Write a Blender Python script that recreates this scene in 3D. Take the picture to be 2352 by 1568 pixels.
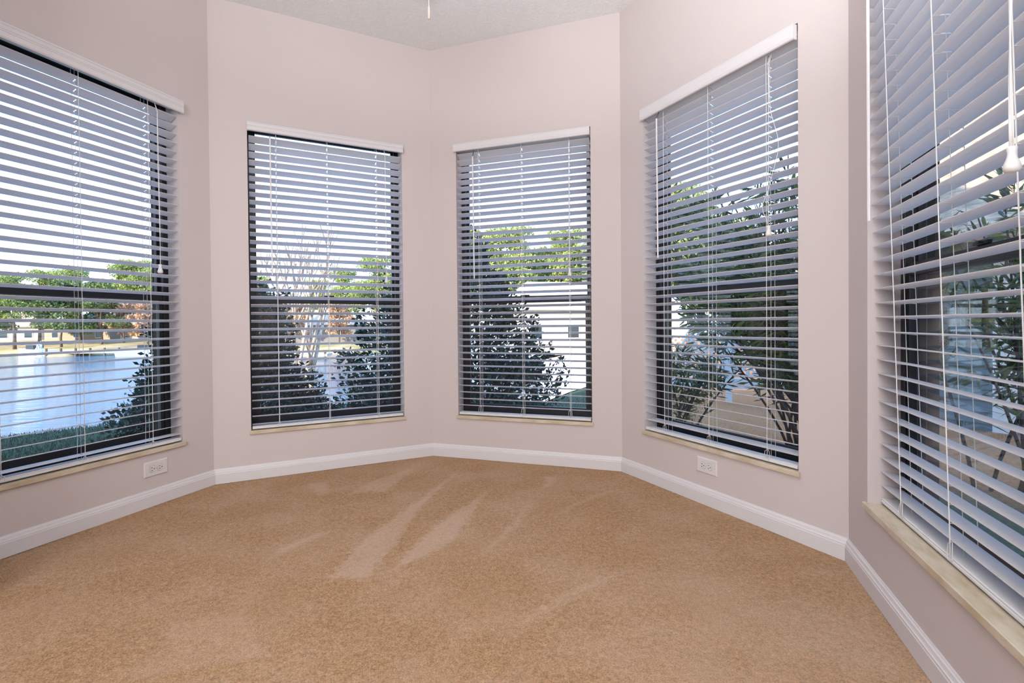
import bpy, bmesh, math, random
import numpy as np
from mathutils import Vector, Matrix

for o in list(bpy.data.objects):
    bpy.data.objects.remove(o, do_unlink=True)
scn = bpy.context.scene
COL = scn.collection
rad = math.radians

# ------------------------------------------------------------------ camera
F_PX = 1139.79
cam_d = bpy.data.cameras.new('camera')
cam = bpy.data.objects.new('camera', cam_d)
COL.objects.link(cam)
cam_d.sensor_fit = 'HORIZONTAL'
cam_d.sensor_width = 36.0
cam_d.lens = 36.0 * F_PX / 2352.0
cam_d.shift_x = 43.41 / 2352.0
cam_d.shift_y = -27.23 / 2352.0
cam_d.clip_start = 0.02
cam_d.clip_end = 500
pitch, roll, CZ = rad(-0.6593), rad(-0.5160), 0.8912
fwd = Vector((0, math.cos(pitch), math.sin(pitch)))
up0 = Vector((0, -math.sin(pitch), math.cos(pitch)))
rt0 = Vector((1, 0, 0))
# picture content is turned by `roll` (clockwise positive)
rt = rt0 * math.cos(roll) + up0 * math.sin(roll)
up = up0 * math.cos(roll) - rt0 * math.sin(roll)
M = Matrix(((rt.x, up.x, -fwd.x, 0), (rt.y, up.y, -fwd.y, 0), (rt.z, up.z, -fwd.z, CZ), (0, 0, 0, 1)))
cam.matrix_world = M
scn.camera = cam

# ------------------------------------------------------------------ light
scn.view_settings.view_transform = 'Standard'
scn.view_settings.look = 'None'
scn.view_settings.exposure = 0.0
scn.view_settings.gamma = 1.0
scn.view_settings.use_curve_mapping = False
scn.cycles.use_denoising = True
scn.cycles.max_bounces = 7
scn.cycles.diffuse_bounces = 4
scn.cycles.glossy_bounces = 3
scn.cycles.transmission_bounces = 4
scn.cycles.transparent_max_bounces = 24
scn.cycles.sample_clamp_indirect = 6.0
scn.cycles.caustics_reflective = False
scn.cycles.caustics_refractive = False

wd = bpy.data.worlds.new('sky')
scn.world = wd
wd.use_nodes = True
nt = wd.node_tree
nt.nodes.clear()
wo = nt.nodes.new('ShaderNodeOutputWorld')
bg = nt.nodes.new('ShaderNodeBackground')
tc = nt.nodes.new('ShaderNodeTexCoord')
sp = nt.nodes.new('ShaderNodeSeparateXYZ')
rp = nt.nodes.new('ShaderNodeValToRGB')
nt.links.new(tc.outputs['Generated'], sp.inputs[0])
nt.links.new(sp.outputs['Z'], rp.inputs[0])
rp.color_ramp.elements[0].position = 0.0
rp.color_ramp.elements[0].color = (0.95, 1.10, 1.30, 1)
rp.color_ramp.elements[1].position = 0.75
rp.color_ramp.elements[1].color = (0.30, 0.64, 1.30, 1)
nt.links.new(rp.outputs[0], bg.inputs[0])
bg.inputs[1].default_value = 2.4
nt.links.new(bg.outputs[0], wo.inputs[0])

def lamp(name, kind, loc, direction, energy, color, size=None, size_y=None, angle=None):
    d = bpy.data.lights.new(name, kind)
    d.energy = energy
    d.color = color
    if kind == 'AREA':
        d.shape = 'RECTANGLE'
        d.size = size
        d.size_y = size_y or size
    if angle is not None:
        d.angle = angle
    o = bpy.data.objects.new(name, d)
    COL.objects.link(o)
    o.location = loc
    o.rotation_euler = Vector(direction).to_track_quat('-Z', 'Y').to_euler()
    return o

lamp('sun', 'SUN', (0, -10, 20), (0.62, 0.72, -0.40), 11.0, (1.0, 0.86, 0.66), angle=rad(0.6))
# added area lights that brighten the bay
lamp('rear_fill', 'AREA', (-1.15, -2.6, 1.90), (0.42, 1.0, 0.12), 120, (0.955, 0.975, 1.0), 2.2, 1.6)
up_l = lamp('uplight_fill', 'AREA', (0.10, 0.10, 1.15), (0.06, 0.30, 1.0), 66, (0.95, 0.97, 1.0), 0.4, 0.4)
up_l.data.spread = rad(116)

# ------------------------------------------------------------------ helpers
def lin(c):
    return tuple(((v / 255.0) / 12.92 if v / 255.0 <= 0.04045 else ((v / 255.0 + 0.055) / 1.055) ** 2.4) for v in c) + (1.0,)

MATS = {}
def mat(name, color, rough=0.6, metal=0.0, spec=0.3):
    m = bpy.data.materials.new(name)
    m.use_nodes = True
    b = m.node_tree.nodes['Principled BSDF']
    b.inputs['Base Color'].default_value = color if len(color) == 4 else tuple(color) + (1,)
    b.inputs['Roughness'].default_value = rough
    b.inputs['Metallic'].default_value = metal
    b.inputs['Specular IOR Level'].default_value = spec
    MATS[name] = m
    return m

def N(m, t, **kw):
    n = m.node_tree.nodes.new(t)
    for k, v in kw.items():
        if k in n.inputs:
            n.inputs[k].default_value = v
        else:
            setattr(n, k, v)
    return n

def L(m, a, b):
    m.node_tree.links.new(a, b)

def bsdf(m):
    return m.node_tree.nodes['Principled BSDF']

def noise_col(m, scale, c0, c1, p0=0.35, p1=0.65, detail=4, coord='Object', vec_scale=None, rough=0.55):
    t = N(m, 'ShaderNodeTexCoord')
    n = N(m, 'ShaderNodeTexNoise')
    n.inputs['Scale'].default_value = scale
    n.inputs['Detail'].default_value = detail
    n.inputs['Roughness'].default_value = rough
    if vec_scale:
        mp = N(m, 'ShaderNodeMapping')
        mp.inputs['Scale'].default_value = vec_scale
        L(m, t.outputs[coord], mp.inputs[0])
        L(m, mp.outputs[0], n.inputs['Vector'])
    else:
        L(m, t.outputs[coord], n.inputs['Vector'])
    r = N(m, 'ShaderNodeValToRGB')
    r.color_ramp.elements[0].position = p0
    r.color_ramp.elements[0].color = c0
    r.color_ramp.elements[1].position = p1
    r.color_ramp.elements[1].color = c1
    L(m, n.outputs['Fac'], r.inputs[0])
    return n, r

def bump(m, height_socket, strength, dist):
    b = N(m, 'ShaderNodeBump')
    b.inputs['Strength'].default_value = strength
    b.inputs['Distance'].default_value = dist
    L(m, height_socket, b.inputs['Height'])
    L(m, b.outputs[0], bsdf(m).inputs['Normal'])
    return b

class MB:
    def __init__(s):
        s.v = []
        s.f = []
    def add(s, vs, fs):
        k = len(s.v)
        s.v += [tuple(v) for v in vs]
        s.f += [tuple(i + k for i in f) for f in fs]
        return s
    def box(s, x0, x1, y0, y1, z0, z1):
        return s.add([(x0, y0, z0), (x1, y0, z0), (x1, y1, z0), (x0, y1, z0), (x0, y0, z1), (x1, y0, z1), (x1, y1, z1), (x0, y1, z1)],
                     [(0, 3, 2, 1), (4, 5, 6, 7), (0, 1, 5, 4), (1, 2, 6, 5), (2, 3, 7, 6), (3, 0, 4, 7)])
    def prism(s, prof, x0, x1, m0=0.0, m1=0.0):
        """profile [(y,z)] swept along x from x0 to x1; m0/m1 shift the ends by m*y (mitres)"""
        n = len(prof)
        vs = [(x0 + m0 * y, y, z) for y, z in prof] + [(x1 + m1 * y, y, z) for y, z in prof]
        fs = [(i, (i + 1) % n, n + (i + 1) % n, n + i) for i in range(n)]
        fs += [tuple(range(n - 1, -1, -1)), tuple(range(n, 2 * n))]
        return s.add(vs, fs)
    def tube(s, pts, r, n=6, r1=None):
        pts = [Vector(p) for p in pts]
        k = len(pts)
        rings = []
        for i, p in enumerate(pts):
            d = (pts[min(i + 1, k - 1)] - pts[max(i - 1, 0)])
            if d.length < 1e-9:
                d = Vector((0, 0, 1))
            d.normalize()
            a = Vector((1, 0, 0)) if abs(d.x) < 0.8 else Vector((0, 1, 0))
            u = d.cross(a).normalized()
            w = d.cross(u)
            rr = r if r1 is None else r + (r1 - r) * i / (k - 1)
            rings.append([p + (u * math.cos(2 * math.pi * j / n) + w * math.sin(2 * math.pi * j / n)) * rr for j in range(n)])
        vs = [q for rg in rings for q in rg]
        fs = []
        for i in range(k - 1):
            for j in range(n):
                fs.append((i * n + j, i * n + (j + 1) % n, (i + 1) * n + (j + 1) % n, (i + 1) * n + j))
        fs += [tuple(range(n - 1, -1, -1)), tuple((k - 1) * n + j for j in range(n))]
        return s.add(vs, fs)
    def lathe(s, prof, cx=0, cy=0, n=20):
        """prof [(r,z)]"""
        k = len(prof)
        vs = [(cx + r * math.cos(2 * math.pi * j / n), cy + r * math.sin(2 * math.pi * j / n), z) for r, z in prof for j in range(n)]
        fs = []
        for i in range(k - 1):
            for j in range(n):
                fs.append((i * n + j, i * n + (j + 1) % n, (i + 1) * n + (j + 1) % n, (i + 1) * n + j))
        fs += [tuple(range(n - 1, -1, -1)), tuple((k - 1) * n + j for j in range(n))]
        return s.add(vs, fs)
    def build(s, name, m, parent=None, smooth=False, loc=None):
        me = bpy.data.meshes.new(name)
        me.from_pydata(s.v, [], s.f)
        bm = bmesh.new()
        bm.from_mesh(me)
        bmesh.ops.recalc_face_normals(bm, faces=bm.faces)
        bm.to_mesh(me)
        bm.free()
        if m is not None:
            me.materials.append(m)
        o = bpy.data.objects.new(name, me)
        COL.objects.link(o)
        if parent is not None:
            o.parent = parent
        if loc is not None:
            o.location = loc
        if smooth:
            for p in me.polygons:
                p.use_smooth = True
        return o

def bevel(o, w=0.002, seg=2):
    md = o.modifiers.new('bevel', 'BEVEL')
    md.width = w
    md.segments = seg
    md.limit_method = 'ANGLE'
    md.angle_limit = rad(40)
    return o

def tag(o, label, cat, group=None, kind=None):
    o['label'] = label
    o['category'] = cat
    if group:
        o['group'] = group
    if kind:
        o['kind'] = kind
    return o

def empty(name, loc, rz=0.0):
    o = bpy.data.objects.new(name, None)
    COL.objects.link(o)
    o.location = loc
    o.rotation_euler = (0, 0, rz)
    o.empty_display_size = 0.1
    return o

def copy_tree(root, loc, rz=0.0, scale=None):
    r = root.copy()
    COL.objects.link(r)
    r.location = loc
    r.rotation_euler = (0, 0, rz)
    if scale:
        r.scale = scale
    for ch in list(root.children):
        c = ch.copy()
        COL.objects.link(c)
        c.parent = r
        for g in list(ch.children):
            d = g.copy()
            COL.objects.link(d)
            d.parent = c
    return r

# ------------------------------------------------------------------ plan of the bay
C1 = Vector((-1.58440, 2.79625)); C2 = Vector((-0.41565, 3.37745))
C3 = Vector((0.77057, 2.97782)); C4 = Vector((1.31244, 1.83171))
D1 = Vector((0.35497, 0.93488)); D5 = Vector((-0.34348, -0.93916))
LEN1 = 1.28
E1 = C1 - D1 * LEN1
E5 = C4 + D5 * LEN1
H = 2.74
T225 = math.tan(rad(22.5))
def dirn(a, b):
    return (b - a).normalized()
WALLS = [  # name, origin, direction, length, opening t0, t1
    ('left', E1, D1, LEN1, 0.190, 1.098),
    ('back_left', C1, dirn(C1, C2), (C2 - C1).length, 0.192, 1.107),
    ('back_right', C2, dirn(C2, C3), (C3 - C2).length, 0.188, 1.074),
    ('right_back', C3, dirn(C3, C4), (C4 - C3).length, 0.192, 1.079),
    ('right', C4, D5, LEN1, 0.190, 1.094),
]
ZS = 0.283
ZHS = [2.086, 2.079, 2.088, 2.087, 2.090]      # heads of the five openings
HEAD = [0.030, 0.012, 0.012, 0.024, 0.030]      # frame head height
TH = 0.17

# ------------------------------------------------------------------ interior materials
paint = mat('wall_paint', (0.615, 0.548, 0.538, 1), 0.75, 0, 0.2)
n, r = noise_col(paint, 260, (0, 0, 0, 1), (1, 1, 1, 1), 0.3, 0.7, 2)
bump(paint, n.outputs['Fac'], 0.10, 0.0015)
ceil_m = mat('popcorn_ceiling', (0.66, 0.65, 0.64, 1), 0.9, 0, 0.1)
n, r = noise_col(ceil_m, 90, (0.76, 0.77, 0.775, 1), (0.84, 0.85, 0.855, 1), 0.3, 0.7, 3)
L(ceil_m, r.outputs[0], bsdf(ceil_m).inputs['Base Color'])
bump(ceil_m, n.outputs['Fac'], 0.5, 0.006)
trim_m = mat('white_trim', (0.70, 0.675, 0.69, 1), 0.42, 0, 0.4)
blind_m = mat('white_blind', (0.72, 0.71, 0.715, 1), 0.42, 0, 0.35)
slat_m = mat('white_vinyl_slat', (0.78, 0.775, 0.79, 1), 0.42, 0, 0.35)
_t = N(slat_m, 'ShaderNodeBsdfTranslucent')
_t.inputs['Color'].default_value = (0.92, 0.905, 0.94, 1)
_x = N(slat_m, 'ShaderNodeMixShader')
_x.inputs[0].default_value = 0.50
L(slat_m, bsdf(slat_m).outputs[0], _x.inputs[1])
L(slat_m, _t.outputs[0], _x.inputs[2])
L(slat_m, _x.outputs[0], [q for q in slat_m.node_tree.nodes if q.type == 'OUTPUT_MATERIAL'][0].inputs[0])
cord_m = mat('white_cord', (0.82, 0.81, 0.80, 1), 0.7)
wand_m = mat('white_wand', (0.80, 0.78, 0.78, 1), 0.3)
hook_m = mat('grey_hook', (0.10, 0.09, 0.09, 1), 0.4)
bronze = mat('black_window_frame', (0.009, 0.009, 0.011, 1), 0.38, 0, 0.45)
outer_trim = mat('brown_outer_trim', (0.022, 0.016, 0.013, 1), 0.7)
plate_m = mat('outlet_plastic', (0.71, 0.68, 0.68, 1), 0.35, 0, 0.4)
slot_m = mat('outlet_slot', (0.045, 0.032, 0.026, 1), 0.7)
screw_m = mat('screw_metal', (0.55, 0.56, 0.54, 1), 0.35, 0.6)

marble = mat('marble_sill', (0.55, 0.46, 0.34, 1), 0.22, 0, 0.45)
n, r = noise_col(marble, 9, (0.50, 0.40, 0.27, 1), (0.66, 0.58, 0.46, 1), 0.32, 0.62, 7, vec_scale=(1.0, 3.0, 2.0))
L(marble, r.outputs[0], bsdf(marble).inputs['Base Color'])

glass = bpy.data.materials.new('window_glass')
glass.use_nodes = True
nt = glass.node_tree
nt.nodes.clear()
go = nt.nodes.new('ShaderNodeOutputMaterial')
gm = nt.nodes.new('ShaderNodeMixShader')
gt = nt.nodes.new('ShaderNodeBsdfTransparent')
gt.inputs[0].default_value = (0.93, 0.955, 0.955, 1)
gg = nt.nodes.new('ShaderNodeBsdfGlossy')
gg.inputs['Roughness'].default_value = 0.0
gl = nt.nodes.new('ShaderNodeLayerWeight')      # Schlick's reflectance, alike on both faces of the pane
gl.inputs['Blend'].default_value = 0.5
gp = nt.nodes.new('ShaderNodeMath'); gp.operation = 'POWER'; gp.inputs[1].default_value = 5.0
gq = nt.nodes.new('ShaderNodeMath'); gq.operation = 'MULTIPLY_ADD'; gq.inputs[1].default_value = 0.9; gq.inputs[2].default_value = 0.03
nt.links.new(gl.outputs['Facing'], gp.inputs[0])
nt.links.new(gp.outputs[0], gq.inputs[0])
nt.links.new(gq.outputs[0], gm.inputs[0])
nt.links.new(gt.outputs[0], gm.inputs[1])
nt.links.new(gg.outputs[0], gm.inputs[2])
nt.links.new(gm.outputs[0], go.inputs[0])

# ------------------------------------------------------------------ walls
def wall_mesh(length, op, z0, z1, th, m0, m1):
    """inner face on y=0 (room is at y<0), outer face on y=th; mitred by m*y at the ends"""
    mb = MB()
    t0, t1, a, b = op
    zs = [z0, a, b, z1]
    def grid(y, x0, x1):
        xs = [x0, t0, t1, x1]
        vs = [(x, y, z) for z in zs for x in xs]
        fs = []
        for j in range(3):
            for i in range(3):
                if i == 1 and j == 1:
                    continue
                fs.append((j * 4 + i, j * 4 + i + 1, (j + 1) * 4 + i + 1, (j + 1) * 4 + i))
        return vs, fs
    va, fa = grid(0, 0, length)
    vb, fb = grid(th, -m0 * th, length + m1 * th)
    mb.add(va + vb, fa + [tuple(i + 16 for i in f) for f in fb] +
           [(5, 6, 22, 21), (6, 10, 26, 22), (10, 9, 25, 26), (9, 5, 21, 25)] +
           [(0, 1, 17, 16), (1, 2, 18, 17), (2, 3, 19, 18), (12, 13, 29, 28), (13, 14, 30, 29), (14, 15, 31, 30)] +
           [(0, 4, 20, 16), (4, 8, 24, 20), (8, 12, 28, 24), (3, 7, 23, 19), (7, 11, 27, 23), (11, 15, 31, 27)])
    return mb

HEIGHTS = {}
wall_txt = {
    'left': 'pinkish beige wall around the lake window, at the left edge of the photo',
    'back_left': 'pinkish beige wall with the narrow window just left of the far corner',
    'back_right': 'pinkish beige wall with the narrow window just right of the far corner',
    'right_back': 'pinkish beige wall with the window above the right-hand power outlet',
    'right': 'pinkish beige wall under the near window at the right edge of the photo',
}
for i, (nm, A, d, ln, t0, t1) in enumerate(WALLS):
    rz = math.atan2(d.y, d.x)
    m0 = T225 if i > 0 else 0.0
    m1 = T225 if i < 4 else 0.0
    w = wall_mesh(ln, (t0, t1, ZS - 0.02, ZHS[i]), -0.35, H, TH, m0, m1).build('wall_' + nm, paint, None)
    w.location = (A.x, A.y, 0)
    w.rotation_euler = (0, 0, rz)
    tag(w, wall_txt[nm], 'wall', kind='structure')
    # baseboard with a moulded cap
    P = [(0, 0), (-.014, 0), (-.014, .055), (-.0125, .058), (-.0125, .063), (-.010, .066), (-.0085, .071), (-.0075, .076), (-.0045, .079), (-.003, .083), (0, .083)]
    b = MB().prism(P, 0, ln, -T225 if i > 0 else 0, T225 if i < 4 else 0).build('baseboard_' + nm, trim_m)
    b.location = (A.x, A.y, 0)
    b.rotation_euler = (0, 0, rz)
    tag(b, {'left': 'white baseboard under the lake window and the left-hand outlet',
            'back_left': 'white baseboard running to the far corner from its left',
            'back_right': 'white baseboard running from the far corner to the right',
            'right_back': 'white baseboard below the right-hand outlet',
            'right': 'white baseboard at the bottom right, below the near marble sill'}[nm], 'baseboard', kind='structure')

# the main room behind the camera (closes the space the bay opens onto)
U = (E5 - E1).normalized()
V = Vector((U.y, -U.x))
if V.y > 0:
    V = -V
R1 = E1 - U * 0.9; R2 = E5 + U * 0.9
R3 = R2 + V * 4.2; R4 = R1 + V * 4.2
rear_paint = mat('rear_room_paint', (0.66, 0.60, 0.58, 1), 0.8, 0, 0.2)
def plain_wall(nm, a, b, txt, th=TH):
    """b-a runs so that the room lies on the right-hand side (local y<0)"""
    d = dirn(a, b)
    w = MB().box(0, (b - a).length, 0, th, -0.35, H).build('wall_' + nm, rear_paint)
    w.location = (a.x, a.y, 0)
    w.rotation_euler = (0, 0, math.atan2(d.y, d.x))
    tag(w, txt, 'wall', kind='structure')
plain_wall('front_left', R1, E1 + U * 0.36, 'short beige wall left of the bay opening, lengthened to block light', 0.08)  # runs on past the bay corner, out of view, to shade the left wall
plain_wall('front_right', E5, R2, 'short beige wall right of the bay opening')
plain_wall('side_right', R2, R3, 'beige side wall of the main room on the right')
plain_wall('rear', R3, R4, 'beige rear wall of the main room behind the bay')
plain_wall('side_left', R4, R1, 'beige side wall of the main room on the left')

def poly_slab(name, pts, z0, z1, m):
    k = len(pts)
    mb = MB()
    vs = [(p.x, p.y, z0) for p in pts] + [(p.x, p.y, z1) for p in pts]
    fs = [tuple(range(k - 1, -1, -1)), tuple(range(k, 2 * k))] + [(i, (i + 1) % k, k + (i + 1) % k, k + i) for i in range(k)]
    mb.add(vs, fs)
    return mb.build(name, m)
room = [R1, E1, C1, C2, C3, C4, E5, R2, R3, R4]
def off_poly(pts, d):
    c = Vector((0, 0))
    out = []
    k = len(pts)
    for i in range(k):
        a, b, e = pts[i - 1], pts[i], pts[(i + 1) % k]
        d0 = dirn(a, b); d1_ = dirn(b, e)
        n0 = Vector((-d0.y, d0.x)); n1 = Vector((-d1_.y, d1_.x))
        bis = (n0 + n1).normalized()
        out.append(b + bis * (d / max(0.3, bis.dot(n0))))
    return out
cl = poly_slab('ceiling', off_poly(room, TH), H, H + 0.10, ceil_m)
tag(cl, 'white popcorn-textured ceiling over the bay', 'ceiling', kind='structure')

# ------------------------------------------------------------------ carpet
carpet = mat('carpet', (0.5, 0.35, 0.22, 1), 0.95, 0, 0.05)
b = bsdf(carpet)
b.inputs['Sheen Weight'].default_value = 0.25
b.inputs['Sheen Roughness'].default_value = 0.5
t = N(carpet, 'ShaderNodeTexCoord')
def cn(scale, detail, rough=0.6, vs=None):
    q = N(carpet, 'ShaderNodeTexNoise')
    q.inputs['Scale'].default_value = scale
    q.inputs['Detail'].default_value = detail
    q.inputs['Roughness'].default_value = rough
    if vs:
        mp = N(carpet, 'ShaderNodeMapping')
        mp.inputs['Scale'].default_value = vs
        L(carpet, t.outputs['Object'], mp.inputs[0])
        L(carpet, mp.outputs[0], q.inputs['Vector'])
    else:
        L(carpet, t.outputs['Object'], q.inputs['Vector'])
    return q
fine = cn(230, 4, 0.8)
mid = cn(55, 4, 0.65)
big = cn(3.2, 5, 0.6)
fr = N(carpet, 'ShaderNodeValToRGB')
e = fr.color_ramp.elements
e[0].position = 0.37; e[0].color = (0.24, 0.110, 0.031, 1)
e[1].position = 0.64; e[1].color = (0.90, 0.585, 0.325, 1)
k = fr.color_ramp.elements.new(0.50); k.color = (0.61, 0.315, 0.118, 1)
mx = N(carpet, 'ShaderNodeMath', operation='MULTIPLY_ADD')
mx.inputs[1].default_value = 0.74
L(carpet, fine.outputs['Fac'], mx.inputs[0])
m2 = N(carpet, 'ShaderNodeMath', operation='MULTIPLY')
m2.inputs[1].default_value = 0.26
L(carpet, mid.outputs['Fac'], m2.inputs[0])
L(carpet, m2.outputs[0], mx.inputs[2])
L(carpet, mx.outputs[0], fr.inputs[0])
at = N(carpet, 'ShaderNodeAttribute')
at.attribute_name = 'pile'
# brushed pile: paler, slightly pinker
pr = N(carpet, 'ShaderNodeMapRange')
pr.inputs['From Min'].default_value = 0.42
pr.inputs['From Max'].default_value = 0.68
pr.inputs['To Min'].default_value = 0.0
pr.inputs['To Max'].default_value = 0.45
L(carpet, big.outputs['Fac'], pr.inputs['Value'])
sm = N(carpet, 'ShaderNodeMath', operation='ADD', use_clamp=True)
L(carpet, pr.outputs[0], sm.inputs[0])
L(carpet, at.outputs['Fac'], sm.inputs[1])
mc = N(carpet, 'ShaderNodeMix', data_type='RGBA', blend_type='MIX')
L(carpet, sm.outputs[0], mc.inputs['Factor'])
L(carpet, fr.outputs[0], mc.inputs['A'])
br = N(carpet, 'ShaderNodeMix', data_type='RGBA', blend_type='MIX')
br.inputs['Factor'].default_value = 0.52
br.inputs['B'].default_value = (0.95, 0.69, 0.52, 1)
L(carpet, fr.outputs[0], br.inputs['A'])
L(carpet, br.outputs['Result'], mc.inputs['B'])
L(carpet, mc.outputs['Result'], b.inputs['Base Color'])
bump(carpet, mx.outputs[0], 1.0, 0.012)

TRACKS = [  # vacuum tracks brushed into the pile (floor coordinates)
    ([(-0.19, 3.095), (-0.328, 2.543), (-0.38, 2.272), (-0.395, 2.093), (-0.433, 1.839), (-0.46, 1.735), (-0.592, 1.737), (-0.574, 1.926), (-0.529, 2.138), (-0.431, 2.402), (-0.335, 2.688)], 0.75),
    ([(-0.008, 2.713), (-0.061, 2.536), (-0.163, 2.048), (-0.207, 1.972), (-0.291, 1.869), (-0.381, 1.777), (-0.34, 1.975), (-0.273, 2.176), (-0.142, 2.45)], 0.75),
    ([(0.295, 2.89), (0.365, 2.868), (0.323, 2.722), (0.237, 2.655), (0.125, 2.26), (0.043, 2.043), (-0.079, 1.865), (-0.041, 1.933), (0.065, 2.191), (0.181, 2.5), (0.283, 2.776)], 0.65),
    ([(-0.46, 3.173), (-0.53, 2.894), (-0.585, 2.644), (-0.674, 2.647), (-0.789, 2.586), (-0.699, 2.841), (-0.595, 2.977)], 0.5),
    ([(-1.057, 2.778), (-0.958, 2.83), (-0.876, 2.62), (-0.92, 2.589)], 0.6),
    ([(0.672, 2.66), (0.457, 2.464), (0.279, 2.281), (0.305, 2.331), (0.498, 2.568)], 0.5),
    ([(0.583, 1.853), (0.429, 1.733), (0.279, 1.628), (0.13, 1.492), (0.04, 1.432), (0.1, 1.514), (0.249, 1.654), (0.414, 1.762)], 0.6),
    ([(-0.689, 2.163), (-0.762, 2.04), (-0.826, 1.948), (-0.869, 1.864), (-0.859, 1.985), (-0.784, 2.101)], 0.6),
    ([(0.662, 1.36), (0.9, 1.40), (1.02, 1.33), (1.007, 1.211), (0.603, 1.18)], 0.35),
    ([(0.25, 1.75), (0.75, 1.95), (1.25, 1.75), (1.15, 1.0), (0.3, 0.9), (0.05, 1.25)], 0.22),
    ([(-0.968, 1.484), (-0.792, 1.55), (-0.616, 1.341), (-0.917, 1.235)], 0.35),
]
def build_floor():
    nx, ny = 300, 250
    X0, X1, Y0, Y1 = -2.3, 1.7, 0.75, 3.75
    xs = np.linspace(X0, X1, nx); ys = np.linspace(Y0, Y1, ny)
    gx, gy = np.meshgrid(xs, ys)
    px, py = gx.ravel(), gy.ravel()
    rng = np.random.RandomState(4)
    jx = px + rng.normal(0, 0.008, px.shape); jy = py + rng.normal(0, 0.008, py.shape)
    val = np.zeros(len(px))
    for poly, s in TRACKS:
        P = np.array(poly)
        ins = np.zeros(len(px), bool)
        dist = np.full(len(px), 9.0)
        k = len(P)
        for i in range(k):
            a = P[i]; b_ = P[(i + 1) % k]
            c = ((a[1] > jy) != (b_[1] > jy)) & (jx < (b_[0] - a[0]) * (jy - a[1]) / (b_[1] - a[1] + 1e-12) + a[0])
            ins ^= c
            ab = b_ - a
            tt = np.clip(((jx - a[0]) * ab[0] + (jy - a[1]) * ab[1]) / (ab @ ab), 0, 1)
            dist = np.minimum(dist, np.hypot(jx - a[0] - tt * ab[0], jy - a[1] - tt * ab[1]))
        sd = np.where(ins, dist, -dist)
        wd_ = 0.25 if s < 0.3 else 0.022
        val = np.maximum(val, s * np.clip((sd + 0.006) / wd_, 0, 1))
    vs = np.c_[px, py, np.zeros(len(px))]
    # pile is pressed down a little here and there
    vs[:, 2] = 0.0015 * np.sin(px * 9 + 2 * np.sin(py * 5)) * np.cos(py * 8) - 0.0015
    fs = [(j * nx + i, j * nx + i + 1, (j + 1) * nx + i + 1, (j + 1) * nx + i) for j in range(ny - 1) for i in range(nx - 1)]
    me = bpy.data.meshes.new('floor')
    me.from_pydata(vs.tolist(), [], fs)
    # the rest of the room
    a = me.attributes.new('pile', 'FLOAT', 'POINT')
    a.data.foreach_set('value', val.astype(np.float32))
    me.materials.append(carpet)
    for p in me.polygons:
        p.use_smooth = True
    o = bpy.data.objects.new('floor', me)
    COL.objects.link(o)
    tag(o, 'tan cut-pile carpet with pale vacuum tracks across the bay', 'carpet', kind='structure')
    return o
build_floor()
fl2 = MB().box(-3.9, 3.4, -4.6, 0.7502, -0.05, 0.0).build('floor_main', carpet)
tag(fl2, 'tan carpet of the main room in front of the bay', 'carpet', kind='structure')
sub = poly_slab('floor_slab', off_poly(room, TH), -0.35, -0.02, mat('concrete', (0.3, 0.3, 0.29, 1), 0.9))
tag(sub, 'concrete slab under the carpet', 'slab', kind='structure')

# ------------------------------------------------------------------ windows (setting)
def ring(x0, x1, z0, z1, w, y0, y1, wb=None, wt=None):
    wb = w if wb is None else wb
    wt = w if wt is None else wt
    mb = MB()
    def fr(y):
        return [(x0, y, z0), (x1, y, z0), (x1, y, z1), (x0, y, z1), (x0 + w, y, z0 + wb), (x1 - w, y, z0 + wb), (x1 - w, y, z1 - wt), (x0 + w, y, z1 - wt)]
    a = fr(y0) + fr(y1)
    fs = []
    for i in range(4):
        j = (i + 1) % 4
        fs += [(i, j, 4 + j, 4 + i), (8 + i, 12 + i, 12 + j, 8 + j), (i, 8 + i, 8 + j, j), (4 + i, 4 + j, 12 + j, 12 + i)]
    mb.add(a, fs)
    return mb

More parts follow.
